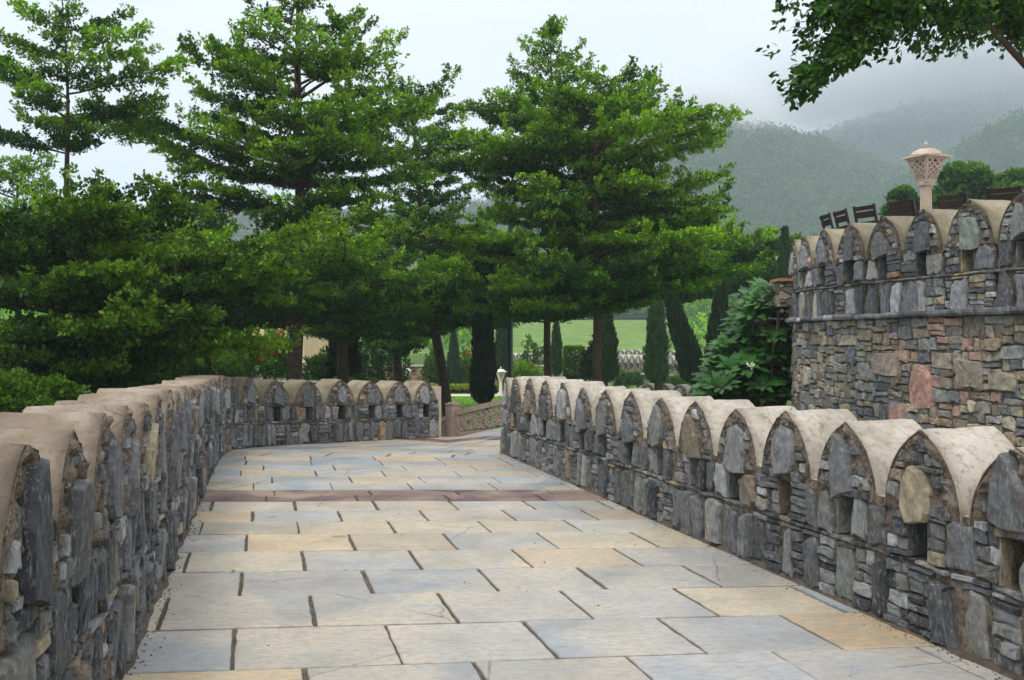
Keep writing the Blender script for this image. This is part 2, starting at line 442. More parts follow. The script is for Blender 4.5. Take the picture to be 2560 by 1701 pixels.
def merlon(parent, path, q, g, k, w, top, capmat, res, pr, seed_big=None):
    """one pointed merlon: mortar face with stones, and its plastered cap"""
    fr = Frame(path, g, k, q, 0)
    flip = fr.flip; top += R.uniform(-.016, .016); w *= R.uniform(.985, 1.0)
    mb = MB(); mb.m = 0
    wi = w-.010; ti = top-.014; zb = .655
    nz = max(6, int((ti-zb)/res)); nx = max(6, int(2*w/res))
    zs = [zb+(ti-zb)*(1-(1-i/nz)**1.35) for i in range(nz+1)]
    V = []
    for i in range(nx+1):
        u = -1+2*i/nx
        for j_, z in enumerate(zs):
            x = u*arch_half(z, wi, .66, ti)
            e = max(0, abs(u)-.86)/.14
            V.append(fr(x+noise.noise((z*21, q*7, u))*.016, z+noise.noise((x*25, q*7, 5))*.012*(1 if j_ == nz else 0), (.014+max(-.030, mnoise(x+q, z, .036, 17)))*(1-e)+e*.004))
    fs = []
    for i in range(nx):
        for j in range(nz):
            f = (i*(nz+1)+j, (i+1)*(nz+1)+j, (i+1)*(nz+1)+j+1, i*(nz+1)+j+1)
            fs.append(f[::-1] if flip else f)
    # a skirt back to the cap closes the rim
    mb.add(V, fs)
    rim = arch_poly(wi, .66, ti, 9, zb)
    Vr = [fr(x, z, .012) for x, z in rim]+[fr(x, z, -.02) for x, z in rim]; n = len(rim)
    fs = [(i, (i+1) % n, n+(i+1) % n, n+i) for i in range(n)]
    mb.add(Vr, [f[::-1] if not flip else f for f in fs])
    mb.m = 1
    ap = arch_poly(wi-.030, .66, ti-.045, 8, zb+.004)
    # the big slab in the middle
    bw = R.uniform(.10, .17); bh = R.uniform(.26, .37); bx = R.uniform(-.05, .05); bz = zb+R.choice((-.04, -.02, 0, .02, .05))
    sh = R.choice(('tri', 'quad', 'lean', 'hex'))
    if sh == 'tri': big = [(bx-bw, bz), (bx+bw*.2, bz-.02), (bx+bw, bz+.02), (bx+bw*.7, bz+bh*.6), (bx+.03, bz+bh), (bx-.02, bz+bh*.98), (bx-bw*.75, bz+bh*.5)]
    elif sh == 'quad': big = [(bx-bw*.9, bz), (bx, bz-.012), (bx+bw, bz+.01), (bx+bw*.9, bz+bh*.55), (bx+bw*.72, bz+bh*.9), (bx, bz+bh*.97), (bx-bw*.6, bz+bh*.88), (bx-bw*.95, bz+bh*.5)]
    elif sh == 'lean': big = [(bx-bw, bz+.03), (bx+.02, bz), (bx+bw*.8, bz-.03), (bx+bw, bz+bh*.5), (bx+bw*.4, bz+bh), (bx-bw*.25, bz+bh*.9), (bx-bw*.9, bz+bh*.55)]
    else: big = [(bx-bw*.7, bz+.01), (bx+bw*.5, bz-.02), (bx+bw, bz+bh*.25), (bx+bw*.85, bz+bh*.7), (bx+bw*.2, bz+bh), (bx-bw*.5, bz+bh*.93), (bx-bw, bz+bh*.6), (bx-bw*.95, bz+bh*.2)]
    big = [(x+R.uniform(-.008, .008), z+R.uniform(-.008, .008)) for x, z in big]
    kk = w/.345
    big = [(x*kk, z) for x, z in big]
    c = pal(*pr); lum = sum(c)/3
    if lum < .12: c = tuple(x*1.35 for x in c)
    small = []
    z = zb
    while z < ti-.03:
        h = R.uniform(.035, .085); x = -wi
        while x < wi:
            ww = R.uniform(.06, .15)
            r = rough_poly(x+.006, z+.005, x+ww-.006, z+h-.004, .2)
            cxm, czm = x+ww/2, z+h/2
            inside = any(True for _ in [0] if clip(r, big) and abs(area(clip(r, big))) > .12*abs(area(r)))
            if not inside:
                r = clip(r, ap)
                if len(r) > 2 and abs(area(r)) > .0009 and R.random() < .78:
                    add_stone(mb, fr, r, R.uniform(.022, .042), pal(*pr), .006, 0)
            x += ww
        z += h
    add_stone(mb, fr, big, R.uniform(.048, .062), c, .01, 0)
    o = mb.build('merlon', [M['mortar'], M['slate']], parent)
    # cap
    cb = MB(); prof = arch_poly(w+.004, .66, top, 11, None); prof = [(w+.022, .655)]+prof+[(-w-.022, .655)]
    ds = [-.035, .006, -.10, -.2, -.3, -.4, -TH+.012, -TH]; rings = []
    for di, d in enumerate(ds):
        ins = .045 if di == 0 else (.010 if di == len(ds)-1 else 0)
        rr = []
        for x, z in prof:
            nn = noise.fractal((x*6+q*3, z*6, d*6), .9, 2, 3)*(.013 if capmat is M['plaster_old'] else .008)
            ee = noise.noise((x*22+q, z*22, d*9))*(.016 if di < 2 else .0)-(.006 if di == 1 else 0)
            rr.append(fr(x*(1-ins/w)+nn*.6, z-ins*(1 if z > .7 else 0)+nn+ee, d))
        rings.append(rr)
    if not flip: rings = [r[::-1] for r in rings]
    cb.loft(rings, True)
    # ring order chosen so faces point outward
    cap = cb.build('cap', capmat, o)
    cap.data.polygons.foreach_set('use_smooth', [len(p.vertices) == 4 for p in cap.data.polygons])
    return o
def wall(parent, path, qs, g, k, w, top, capmat, res, s_end, pr, zb=-.1, body=True, slits=None):
    """the body of a loopholed parapet: mortar core with stone courses"""
    fr = Frame(path, g, k); flip = fr.flip
    mb = MB(); hw = .082
    holes = [(q+R.uniform(-.02, .02), .40+R.uniform(-.01, .01), .645) for q in sorted(qs)]
    def dep(x, z):
        for h in holes:
            if abs(x-h[0]) < hw and h[1] < z < h[2]: return -.42
        for v in (slits or []):
            if abs(x-v) < .022 and z < .62: return -.14
        return mnoise(x, z)
    nx = int((s_end[1]-s_end[0])/res); xs = [s_end[0]+(s_end[1]-s_end[0])*i/nx for i in range(nx+1)]
    zs = [zb+(.70-zb)*i/int((.70-zb)/res) for i in range(int((.70-zb)/res)+1)]
    mgrid(mb, fr, xs, zs, dep, flip)
    # back, top and ends
    def q4(a, b, c, d, fl): mb.add([a, b, c, d], [(0, 1, 2, 3) if fl else (3, 2, 1, 0)])
    st = xs[::max(1, int(.35/res))]+[xs[-1]]
    for a, b in zip(st, st[1:]):
        q4(fr(a, zb-1.1, -TH), fr(b, zb-1.1, -TH), fr(b, .70, -TH), fr(a, .70, -TH), flip)
        mb.m = 2; q4(fr(a, .70, mnoise(a, .7)), fr(b, .70, mnoise(b, .7)), fr(b, .70, -TH), fr(a, .70, -TH), not flip); mb.m = 0
        q4(fr(a, zb-1.1, .0), fr(b, zb-1.1, .0), fr(b, zb, .0), fr(a, zb, .0), not flip)
    for e, fl in ((xs[0], flip), (xs[-1], not flip)):
        q4(fr(e, zb-1.1, 0), fr(e, zb-1.1, -TH), fr(e, .70, -TH), fr(e, .70, 0), fl)
    mb.m = 1
    pts = [s_end[0]]+[x for h in holes for x in (h[0]-hw, h[0]+hw)]+[s_end[1]]
    q = s_end[0]
    cuts = sorted([s_end[0]]+[x for v in (slits or []) for x in (v-.02, v+.02)]+[s_end[1]])
    for a_, b_ in zip(cuts[::2], cuts[1::2]): course(mb, fr, a_, b_, .005, .365, .66 if not slits else .8, pr, (.02, .06))
    # levelling course of thin stones
    course(mb, fr, q, s_end[1], .372, .402, 0, pr)
    pts = sorted(pts+[x for v in (slits or []) for x in (v-.02, v+.02)])
    for a, b in zip(pts[::2], pts[1::2]):
        if b-a > .05: course(mb, fr, a, b, .405, .655, .60 if not slits else .8, pr, (.02, .05))
    for h in holes:            # slate jambs and back of each loophole, jamb colour darkened to deepen its shade
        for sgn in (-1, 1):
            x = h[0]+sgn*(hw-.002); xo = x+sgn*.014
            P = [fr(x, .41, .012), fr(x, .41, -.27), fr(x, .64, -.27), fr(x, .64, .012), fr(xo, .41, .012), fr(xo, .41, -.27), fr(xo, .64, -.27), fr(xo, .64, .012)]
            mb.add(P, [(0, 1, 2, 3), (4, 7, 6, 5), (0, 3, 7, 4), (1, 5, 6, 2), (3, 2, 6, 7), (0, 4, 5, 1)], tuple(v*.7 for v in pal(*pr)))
    return mb.build('masonry', [M['mortar'], M['slate'], capmat], parent)
# ------------------------------------------------------------------ the walkway
LW = [(-.733-.243*1.2, 1.2), (-.733-.243*5, 5), (-.733-.243*9, 9), (-.733-.243*13.2, 13.2), (-4.18, 14.6), (-4.22, 15.5), (-3.95, 16.3), (-3.35, 17.1), (-2.43, 18.25), (-1.45, 19.5)]
RW = [(3.66-.267*.9, .9), (3.66-.267*7, 7), (3.66-.267*14.06, 14.06)]
def gz(x, y):
    z = -.055*max(0, y-13.9)*sstep(13.2, 15.5, y)
    z += .25*max(0, x+1.1)*min(1, max(0, (y-14)/4.5))
    return z
LP = Path2(LW, -1); RP = Path2(RW, 1)
lpts = [(p.x, p.y) for p in LP.P]
def ray_seg(o, d, a, b):
    rx, ry = b[0]-a[0], b[1]-a[1]; den = d[0]*ry-d[1]*rx
    if abs(den) < 1e-9: return None
    t = ((a[0]-o[0])*ry-(a[1]-o[1])*rx)/den; u = ((a[0]-o[0])*d[1]-(a[1]-o[1])*d[0])/den
    return t if (0 <= u <= 1 and t > .01) else None
def hit(o, d, poly):
    ts = [t for a, b in zip(poly, poly[1:]) for t in [ray_seg(o, d, a, b)] if t]
    return min(ts) if ts else None
rpts = [(3.66-.267*y, y) for y in (0, 14.06)]
# rows: (anchor, direction) lines running across the path
rows = []
def slope(y): return float(np.interp(y, [3, 5, 7, 10, 13, 14], [.13, .105, .06, .015, -.03, -.05]))
Yr = [2.2, 2.88, 3.56, 4.25, 4.92, 5.61, 6.30, 6.95, 7.59, 8.25, 8.81, 9.37, 9.89, 10.26, 10.63, 11.15, 11.67, 12.19, 12.7, 13.2, 13.65]
for y in Yr: rows.append(((-.11*y, y), slope(y)))
known = {3.56: [], 4.25: [(796, 1680), (1220, 1680), (1620, 1680), (2002, 1668)], 4.92: [(591, 1610), (981, 1610), (1348, 1605), (1703, 1590), (2035, 1587)],
 5.61: [(422, 1521), (783, 1521), (1118, 1521), (1441, 1518), (1743, 1510), (2030, 1486)], 6.30: [(608, 1452), (918, 1452), (1220, 1452), (1479, 1450), (1758, 1446)],
 6.95: [(475, 1399), (760, 1399), (1037, 1399), (1304, 1398), (1570, 1396)], 7.59: [(620, 1353), (880, 1353), (1124, 1353), (1368, 1353), (1612, 1352)],
 8.25: [(508, 1317), (746, 1317), (979, 1317), (1210, 1317), (1434, 1317)], 8.81: [(630, 1289), (849, 1289), (1058, 1289), (1271, 1289), (1474, 1289)],
 9.37: [(531, 1264), (737, 1264), (938, 1264), (1134, 1264), (1322, 1264)]}
TC = [(srgb(186, 177, 156), .5), (srgb(182, 170, 150), .7), (srgb(166,167,166), .1),(srgb(166,167,166), .1), (srgb(172,171,167), .2), (srgb(178,176,169), .3), (srgb(184,178,163), .5), (srgb(188,172,144), .9), (srgb(160,164,166), .06), (srgb(174,172,167), .2), (srgb(182,176,163), .5), (srgb(168,169,168), .15), (srgb(176,173,165), .25)]
pv = MB()
def tile(p4, band=None, blue=0):
    """p4: near-left, near-right, far-right, far-left"""
    if band:
        k = R.uniform(.5, .75); c = tuple(x*k for x in srgb(104, 62, 66)); al = 0
    else:
        c, al = R.choice(TC); k = R.uniform(.64, .84); c = tuple(x*k for x in c)
        if R.random() < blue: k = R.uniform(.8, 1.1); c, al = tuple(x*k for x in srgb(138, 150, 158)), 0
    pts = []
    for i in range(4):
        a, b = Vector(p4[i]), Vector(p4[(i+1) % 4]); L = (b-a).length; m = max(2, int(L/.06))
        d = (b-a)/max(L, 1e-6); nrm = Vector((d.y, -d.x)); big = R.uniform(-.004, .004)
        for j in range(m):
            t = j/m; o = noise.noise((a.x*3+d.x*L*t*9, a.y*3+d.y*L*t*9, i))*.007+big*math.sin(t*3.14)
            if j == 0: o = 0
            pts.append(a+d*L*t+nrm*o)
    # round the corners a touch
    cx = sum(p.x for p in pts)/len(pts); cy = sum(p.y for p in pts)/len(pts)
    tz = R.uniform(-.002, .003); tx, ty = R.uniform(-.003, .003), R.uniform(-.003, .003)
    zz = lambda p: gz(p.x, p.y)+tz+tx*(p.x-cx)+ty*(p.y-cy)
    n = len(pts); V = [(p.x, p.y, zz(p)-.03) for p in pts]+[(p.x, p.y, zz(p)-.005) for p in pts]
    q = [Vector((cx, cy))+(p-Vector((cx, cy)))*(1-.006/max(.1, (p-Vector((cx, cy))).length)) for p in pts]
    V += [(p.x, p.y, zz(p)) for p in q]
    fs = [(i, (i+1) % n, n+(i+1) % n, n+i) for i in range(n)]+[(n+i, n+(i+1) % n, 2*n+(i+1) % n, 2*n+i) for i in range(n)]
    fs.append(tuple(range(2*n, 3*n)))
    pv.add(V, fs, c+(al,))
def lsect(o, d, o2, d2):
    den = d[0]*d2[1]-d[1]*d2[0]; t = ((o2[0]-o[0])*d2[1]-(o2[1]-o[1])*d2[0])/den
    return (o[0]+d[0]*t, o[1]+d[1]*t)
jd = (-.253, 1)
for k in range(len(rows)-1):
    (a, m0), (b, m1) = rows[k], rows[k+1]
    y0 = Yr[k]; band = y0 in (9.89, 10.26); mm = (m0+m1)/2; c = ((a[0]+b[0])/2, (a[1]+b[1])/2)
    lt = hit(c, (-1, -mm), lpts); rt = hit(c, (1, mm), rpts)
    gap = R.uniform(.020, .044); js = []
    if y0 in known and known[y0]:
        for X, Yp in known[y0]:
            d = F*EYE/(Yp-CY); js.append((X-CX)/F*d-c[0])
        js.sort(); step = (js[-1]-js[0])/(len(js)-1)
    else:
        step = .86 if not band else .95; js = [-lt+R.uniform(.15, .8)]
    while js[-1] < rt: js.append(js[-1]+step*R.uniform(.94, 1.06))
    while js[0] > -lt+1.15: js.insert(0, js[0]-step)
    js = [j for j in js if -lt+.08 < j < rt-.08]
    E = [-lt+.035]+js+[rt-.045]; rg = .010 if not band else .005
    for i in range(len(E)-1):
        l, r = E[i], E[i+1]
        gl = 0 if i == 0 else gap*R.uniform(.3, .6); gr = 0 if i == len(E)-2 else gap*R.uniform(.2, .5)
        if y0 > 10.5: gl *= .7; gr *= .7
        ml = (c[0]+l+gl, c[1]+mm*(l+gl)); mr = (c[0]+r-gr, c[1]+mm*(r-gr))
        dl = (-.243, 1) if i == 0 else jd; dr = (-.267, 1) if i == len(E)-2 else jd
        sk = R.uniform(-.012, .012)
        A = lsect((a[0], a[1]+rg), (1, m0), ml, dl); B = lsect((a[0], a[1]+rg), (1, m0), mr, (dr[0]+sk, 1))
        Cc = lsect((b[0], b[1]-rg), (1, m1), mr, (dr[0]+sk, 1)); D = lsect((b[0], b[1]-rg), (1, m1), ml, dl)
        tile([A, B, Cc, D], band, .12 if y0 > 10.6 else .02)
# the fan of rows where the path turns right
PV = (1.9, 13.65-.05*(1.9+.11*13.65)); th0 = math.atan(.05)
ths = [th0+.0*0]; 
while ths[-1] < math.radians(57): ths.append(ths[-1]+math.radians(6.1))
rail_a, rail_b = (-1.62, 20.45), (.75, 17.45)
lim = lpts+[rail_a, rail_b, (3.4, 14.1)]
for k in range(len(ths)-1):
    t0, t1 = ths[k], ths[k+1]; band = k == len(ths)-2
    tm = (t0+t1)/2; d = lambda t: (-math.cos(t), math.sin(t))
    rm = hit(PV, d(tm), lim)-.04; r0 = hit(PV, d(t0), lim)-.04; r1 = hit(PV, d(t1), lim)-.04
    js = []; r = .9+R.uniform(0, .4)
    while r < rm-.3: js.append(r); r += .84*R.uniform(.9, 1.08)
    js.append(None); q = .5
    for j in js:
        o0, o1 = (q+.02, q+.02); e0, e1 = (r0, r1) if j is None else (j-.022, j-.022)
        f = lambda t, rr, s: (PV[0]+d(t)[0]*rr+s*.006*math.sin(t), PV[1]+d(t)[1]*rr+s*.006*math.cos(t))
        # near side is the smaller angle
        tile([f(t0, e0, 1), f(t0, o0, 1), f(t1, o1, -1), f(t1, e1, -1)], band, .35)
        if j: q = j
for t in range(0, 6):       # rows beyond the band, up to the railing
    t0 = ths[-1]+math.radians(6.1*t); t1 = t0+math.radians(6.1); d = lambda t: (-math.cos(t), math.sin(t))
    r0, r1 = hit(PV, d(t0), lim), hit(PV, d(t1), lim)
    if not r0 or not r1: break
    q = .5
    while q < min(r0, r1)-.1:
        e = q+.84; last = e > min(r0, r1)-.3
        e0, e1 = (r0-.03, r1-.03) if last else (e-.012, e-.012)
        f = lambda t, rr, s: (PV[0]+d(t)[0]*rr+s*.006*math.sin(t), PV[1]+d(t)[1]*rr+s*.006*math.cos(t))
        tile([f(t0, e0, 1), f(t0, q+.012, 1), f(t1, q+.012, -1), f(t1, e1, -1)], None, .5)
        q = e
        if last: break
kind(pv.build('path_paving', M['paving']))
bed = MB()
def lx(y): return float(np.interp(y, [p[1] for p in lpts], [p[0] for p in lpts]))
ys = [1.0+.3*i for i in range(67)]
def ext(y):
    l = (lx(y)-.2) if y < 14.2 else lx(y)-.25
    if y > 19.45: l = -1.5-(y-19.5)*.1
    r = 3.66-.267*y+.2
    if y > 13.9: r = 3.4+(14.1-y)*.791 if y <= 17.45 else .75-(y-17.45)*.79
    return l, max(r, l+.02)
for y0, y1 in zip(ys, ys[1:]):
    if y1 > 20.5: break
    (l0, r0), (l1, r1) = ext(y0), ext(y1); n = 16
    for i in range(n):
        P = [(l0+(r0-l0)*i/n, y0), (l0+(r0-l0)*(i+1)/n, y0), (l1+(r1-l1)*(i+1)/n, y1), (l1+(r1-l1)*i/n, y1)]
        h = lambda p: gz(*p)-.014+noise.fractal((p[0]*7, p[1]*7, 0), 1, 2, 3)*.004
        bed.add([(p[0], p[1], h(p)) for p in P], [(0, 1, 2, 3)])
    bed.add([(l0, y0, gz(l0, y0)-.02), (l1, y1, gz(l1, y1)-.02), (l1, y1, -1.25), (l0, y0, -1.25)], [(0, 1, 2, 3)])
    bed.add([(r0, y0, gz(r0, y0)-.02), (r0, y0, -1.25), (r1, y1, -1.25), (r1, y1, gz(r1, y1)-.02)], [(0, 1, 2, 3)])
kind(bed.build('path_bed', M['soil']))
# earth fillet along the foot of both walls
fil = MB()
for P, n in ((LP, 210), (RP, 150)):
    L = P.L; prev = None
    for i in range(n+1):
        p, t, nn = P.at(L*i/n); w = .045+.03*noise.noise((i*.35, P.side*5, 0)); h = .022+.014*noise.noise((i*.6, P.side*9, 2))
        c = [(p.x+nn.x*d, p.y+nn.y*d, gz(p.x, p.y)+z) for d, z in ((-.03, h+.02), (w*.5, h*.6), (w*1.3, -.006))]
        if prev:
            for j in range(2):
                f = (0, 1, 2, 3); fil.add([prev[j], prev[j+1], c[j+1], c[j]], [f])
        prev = c
kind(fil.build('path_edge_soil', M['soil'], smooth=True))

# ------------------------------------------------------------------ parapets
def merlon_s(path, ylist): return None
# right parapet
rw = thing('parapet_wall', 'low slate parapet right of the path, its merlons under smooth beige plaster caps', 'parapet wall', (3.6, 2.0, 0))
sR = lambda Y: (Y-.9)*math.sqrt(1+.267**2)
qR = [sR(13.5-.675*i) for i in range(19)]
PR = (.08, 1.0, 0)
for q in qR:
    Y = .9+q/1.035; res = .022 if 3.5 < Y < 8 else .032
    if q > .2: merlon(rw, RP, q, lambda s: 0, lambda s: 1, .313*R.uniform(.96, 1.04), 1.11, M['plaster'], res, PR)
qe = sR(13.99); merlon(rw, RP, qe, lambda s: 0, lambda s: 1, .145, 1.06, M['plaster'], .03, PR)
wall(rw, RP, [q for q in qR if q > .3], lambda s: 0, lambda s: 1, .349, 1.11, M['plaster'], .024, (0.02, sR(14.14)), PR)
# left parapet, curving right at its far end
lw = thing('parapet_wall', 'long slate parapet on the left, curving to the path end, with brown weathered caps', 'parapet wall', (-2.6, 8.0, 0))
def yL(s): return float(LP.at(s)[0].y)
gL = lambda s: gz(LP.at(s)[0].x, LP.at(s)[0].y)
kL = lambda s: float(np.interp(yL(s), [3, 6.6, 10.8, 14.5, 30], [1.165, 1.13, 1.035, 1.0, 1.0]))
s_first = float(np.interp(2.97, LP.Y, LP.Sa)); qL = []
q = s_first-1.4
n = int((LP.L-.30-s_first)/.7); stp = (LP.L-.36-s_first)/n
q = s_first-2*stp
while q < LP.L-.3: 
    if q > .3: qL.append(q)
    q += stp
for q in qL:
    Y = yL(q); near = Y < 8
    merlon(lw, LP, q, gL, kL, stp*.45*R.uniform(.95, 1.04), 1.11 if Y < 15 else 1.10, M['plaster_old'] if Y < 14.7 else M['plaster_ochre'], .02 if near else .03, PR)
wall(lw, LP, qL, gL, kL, .349, 1.11, M['plaster_old'], .022, (.02, LP.L), PR)
# pink sandstone end post of the left parapet
pe, te, ne = LP.at(LP.L)
mb = MB(); g = gL(LP.L)
def eb(x, y, z): 
    return (pe.x+te.x*x+ne.x*y, pe.y+te.y*x+ne.y*y, z)
mb.box(.004, -TH, g-1, .06, .03, g+1.0, eb); mb.build('end_slab', M['lamp'], lw)
# a round spotlight let into the last merlon
sp = MB(); pq, tq, nq = LP.at(qL[-1]+stp*.35)
sp.tube([(pq.x+nq.x*d, pq.y+nq.y*d, gL(qL[-1])+.70) for d in (-.05, .075)], .035, 12); sp.m = 1
sp.tube([(pq.x+nq.x*d, pq.y+nq.y*d, gL(qL[-1])+.70) for d in (.072, .079)], .022, 12)
sl = sp.build('wall_spotlight', [M['iron'], M['blackglass']], lw)

# ------------------------------------------------------------------ carved railing at the end of the path
rl = thing('carved_railing', 'carved pinkish stone railing with leafy scroll panels and a square post beyond the path end', 'railing', (-1.2, 20.0, -.3))
A = Vector(rail_a); B = Vector(rail_b); ud = (B-A).normalized(); un = Vector((-ud.y, ud.x))
def along(X): # distance along the rail line at pixel column X
    # solve (A+ud*t) projects to X
    k = (X-CX)/F; return (k*A.y-A.x)/(ud.x-k*ud.y)
def rp(t, z, d=0): return (A.x+ud.x*t+un.x*d, A.y+ud.y*t+un.y*d, z)
def zat(t, yp):
    Y = A.y+ud.y*t; return EYE-(yp-CY)/F*Y
def bar2(mb, p, q, w, th=.03):
    """flat bar in the rail plane from (t,z) to (t,z)"""
    p, q = Vector(p), Vector(q); d = (q-p); L = d.length
    if L < 1e-4: return
    d /= L; nn = Vector((-d.y, d.x))*w/2
    cs = [p-nn, q-nn, q+nn, p+nn]
    V = [rp(c.x, c.y, s) for s in (-th/2, th/2) for c in cs]
    mb.add(V, [(0, 1, 2, 3), (7, 6, 5, 4), (0, 4, 5, 1), (1, 5, 6, 2), (2, 6, 7, 3), (3, 7, 4, 0)])
tp0, tp1 = along(1123), along(1143)
def panel(t0, t1, b0, b1, h0, h1, name):
    mb = MB(); W = t1-t0
    Z = lambda u, v: (b0+(b1-b0)*u)*(1-v)+(h0+(h1-h0)*u)*v
    pt = lambda u, v: (t0+W*u, Z(u, v))
    for (u0, v0, u1, v1, w) in ((0, .045, 1, .045, .06), (0, .94, 1, .94, .10), (.012, 0, .012, 1, .05), (.988, 0, .988, 1, .05)):
        bar2(mb, pt(u0, v0), pt(u1, v1), w, .06 if v0 == .94 else .045)
    hm = (h0-b0+h1-b1)/2; nsc = max(1, round(W/(hm*.62))); 
    for i in range(nsc):
        for row, (vc, sg) in enumerate(((.30, 1), (.68, -1))):
            uc = (i+.5)/nsc; cz = pt(uc, vc); rr = min(W/nsc*.42, hm*.21)
            s2 = sg*(1 if i % 2 else -1); pr = None
            for a in range(26):
                ang = a/25*3.6*math.pi; r = rr*(1-a/25*.86)
                p = (cz[0]+math.cos(ang)*r*s2, cz[1]+math.sin(ang)*r*sg)
                if pr: bar2(mb, pr, p, .024, .025)
                pr = p
                if a % 3 == 1 and a < 20:
                    o = (cz[0]+math.cos(ang)*(r+.04)*s2, cz[1]+math.sin(ang)*(r+.04)*sg)
                    o2 = (o[0]+math.cos(ang+1.2)*.035*s2, o[1]+math.sin(ang+1.2)*.035*sg)
                    bar2(mb, p, o, .010, .022); bar2(mb, o, o2, .024, .022)
        if i: # wavy stem between scrolls
            pr = None
            for a in range(13):
                p = pt(i/nsc+.022*math.sin(a*.9), .08+.84*a/12)
                if pr: bar2(mb, pr, p, .014, .024)
                if a % 2: bar2(mb, p, (p[0]+.05, p[1]+.035), .022, .022); bar2(mb, p, (p[0]-.05, p[1]+.035), .022, .022)
                pr = p
    return mb.build(name, M['carved'], rl)
t3 = along(1263)+.9; t0_ = along(1084)
bb = lambda t: gz(A.x+ud.x*t, A.y+ud.y*t)-.02
panel(tp1, t3, zat(tp1, 1087), zat(along(1263), 1068)+.06, zat(tp1, 1028), zat(along(1263), 990)+.12, 'carved_panel')
panel(t0_-.3, tp0, zat(tp0, 1088)-.05, zat(tp0, 1088), zat(t0_, 1060)-.1, zat(tp0, 1040), 'carved_panel')
mb = MB(); pc = (tp0+tp1)/2; w = (tp1-tp0)/2*.8; zt = zat(pc, 1012); zb = zat(pc, 1100)-1
f = lambda x, y, z: rp(pc+x, z, y)
mb.box(-w, -w, zb, w, w, zt, f); mb.box(-w*1.12, -w*1.12, zt+.001, w*1.12, w*1.12, zt+.025, f); mb.box(-w*.7, -w*.7, zt+.026, w*.7, w*.7, zt+.05, f)
mb.build('post', M['carved'], rl)
# low plinth the railing stands on
mb = MB(); mb.box(0, -.10, -1.3, 3.6, .07, -.02, lambda x, y, z: rp(x, z if z < -1 else min(bb(x)-.0, zat(x, 1087))-.005, y)); mb.build('plinth', M['carved'], rl)

# ------------------------------------------------------------------ bastion on the right
BW = [(5.9, 4.6), (5.35, 6.6), (4.66, 8.9), (4.27, 10.24), (3.96, 11.61), (3.83, 12.6), (3.83, 13.5), (4.05, 14.3), (4.75, 15.4), (6.0, 16.6), (8, 17.5)]
BP = Path2(BW, 1)
bt = thing('stone_bastion', 'round bastion of brown and grey rubble with a slate ledge and merlons, at the right', 'bastion', (6.5, 10.5, -1.2))
zc = 1.86
gB = lambda s: zc; one = lambda s: 1.0
sB = lambda y: float(np.interp(y, BP.Y, BP.Sa))
def sBx(X):   # arc length where the front face shows at pixel column X
    best = None
    for i in range(600):
        s = .1+i*.018
        p, t, n_ = BP.at(s); e = abs(CX+F*p.x/p.y-X)
        if p.y < 13.6 and (best is None or e < best[0]): best = (e, s)
    return best[1]
qs = [sBx(X) for X in (2560, 2441, 2327, 2224, 2137, 2066, 2012)]
stp = (qs[-1]-qs[0])/6; qs = [qs[0]+stp*i for i in range(7)]
qs = [qs[0]-stp*i for i in range(5, 0, -1)]+qs+[qs[-1]+stp*i for i in range(1, 6)]
qs = [q for q in qs if .35 < q < BP.L-.4]
PB = (.10, 1.32, .012)
for q in qs: merlon(bt, BP, q, gB, one, stp*.46*R.uniform(.96, 1.03), 1.11, M['plaster_ochre'], .028, PB)
wall(bt, BP, qs, gB, one, .35, 1.11, M['plaster_ochre'], .028, (.05, BP.L-.05), PB, zb=.0, slits=[(x+y)/2 for x, y in zip(qs, qs[1:])])
fr = Frame(BP, one); fr.g = lambda s: 0.0
mb = MB(); s0, s1 = .05, BP.L-.05; nx = int((s1-s0)/.05)
mgrid(mb, fr, [s0+(s1-s0)*i/nx for i in range(nx+1)], [-1.25+i*.05 for i in range(64)], lambda x, z: mnoise(x, z, .016), True)
mb.m = 1
def prB(x, z):
    k = R.uniform(.85, 1.6); r = R.random()
    dpx = math.exp(-((x-sB(9.9))/.42)**2)
    right = sstep(sB(11.5), sB(9.0), x)
    if r < .5*dpx+.012: c = srgb(166, 136, 122)
    elif r < .45+.35*right: c = R.choice([srgb(142, 132, 114), srgb(158, 148, 128), srgb(128, 118, 102), srgb(146, 128, 104), srgb(136, 132, 122)])
    else: c = R.choice([srgb(108, 112, 114), srgb(126, 127, 124), srgb(94, 98, 102), srgb(140, 138, 130), srgb(118, 112, 104), srgb(132, 124, 110)])
    return tuple(v*k for v in c)
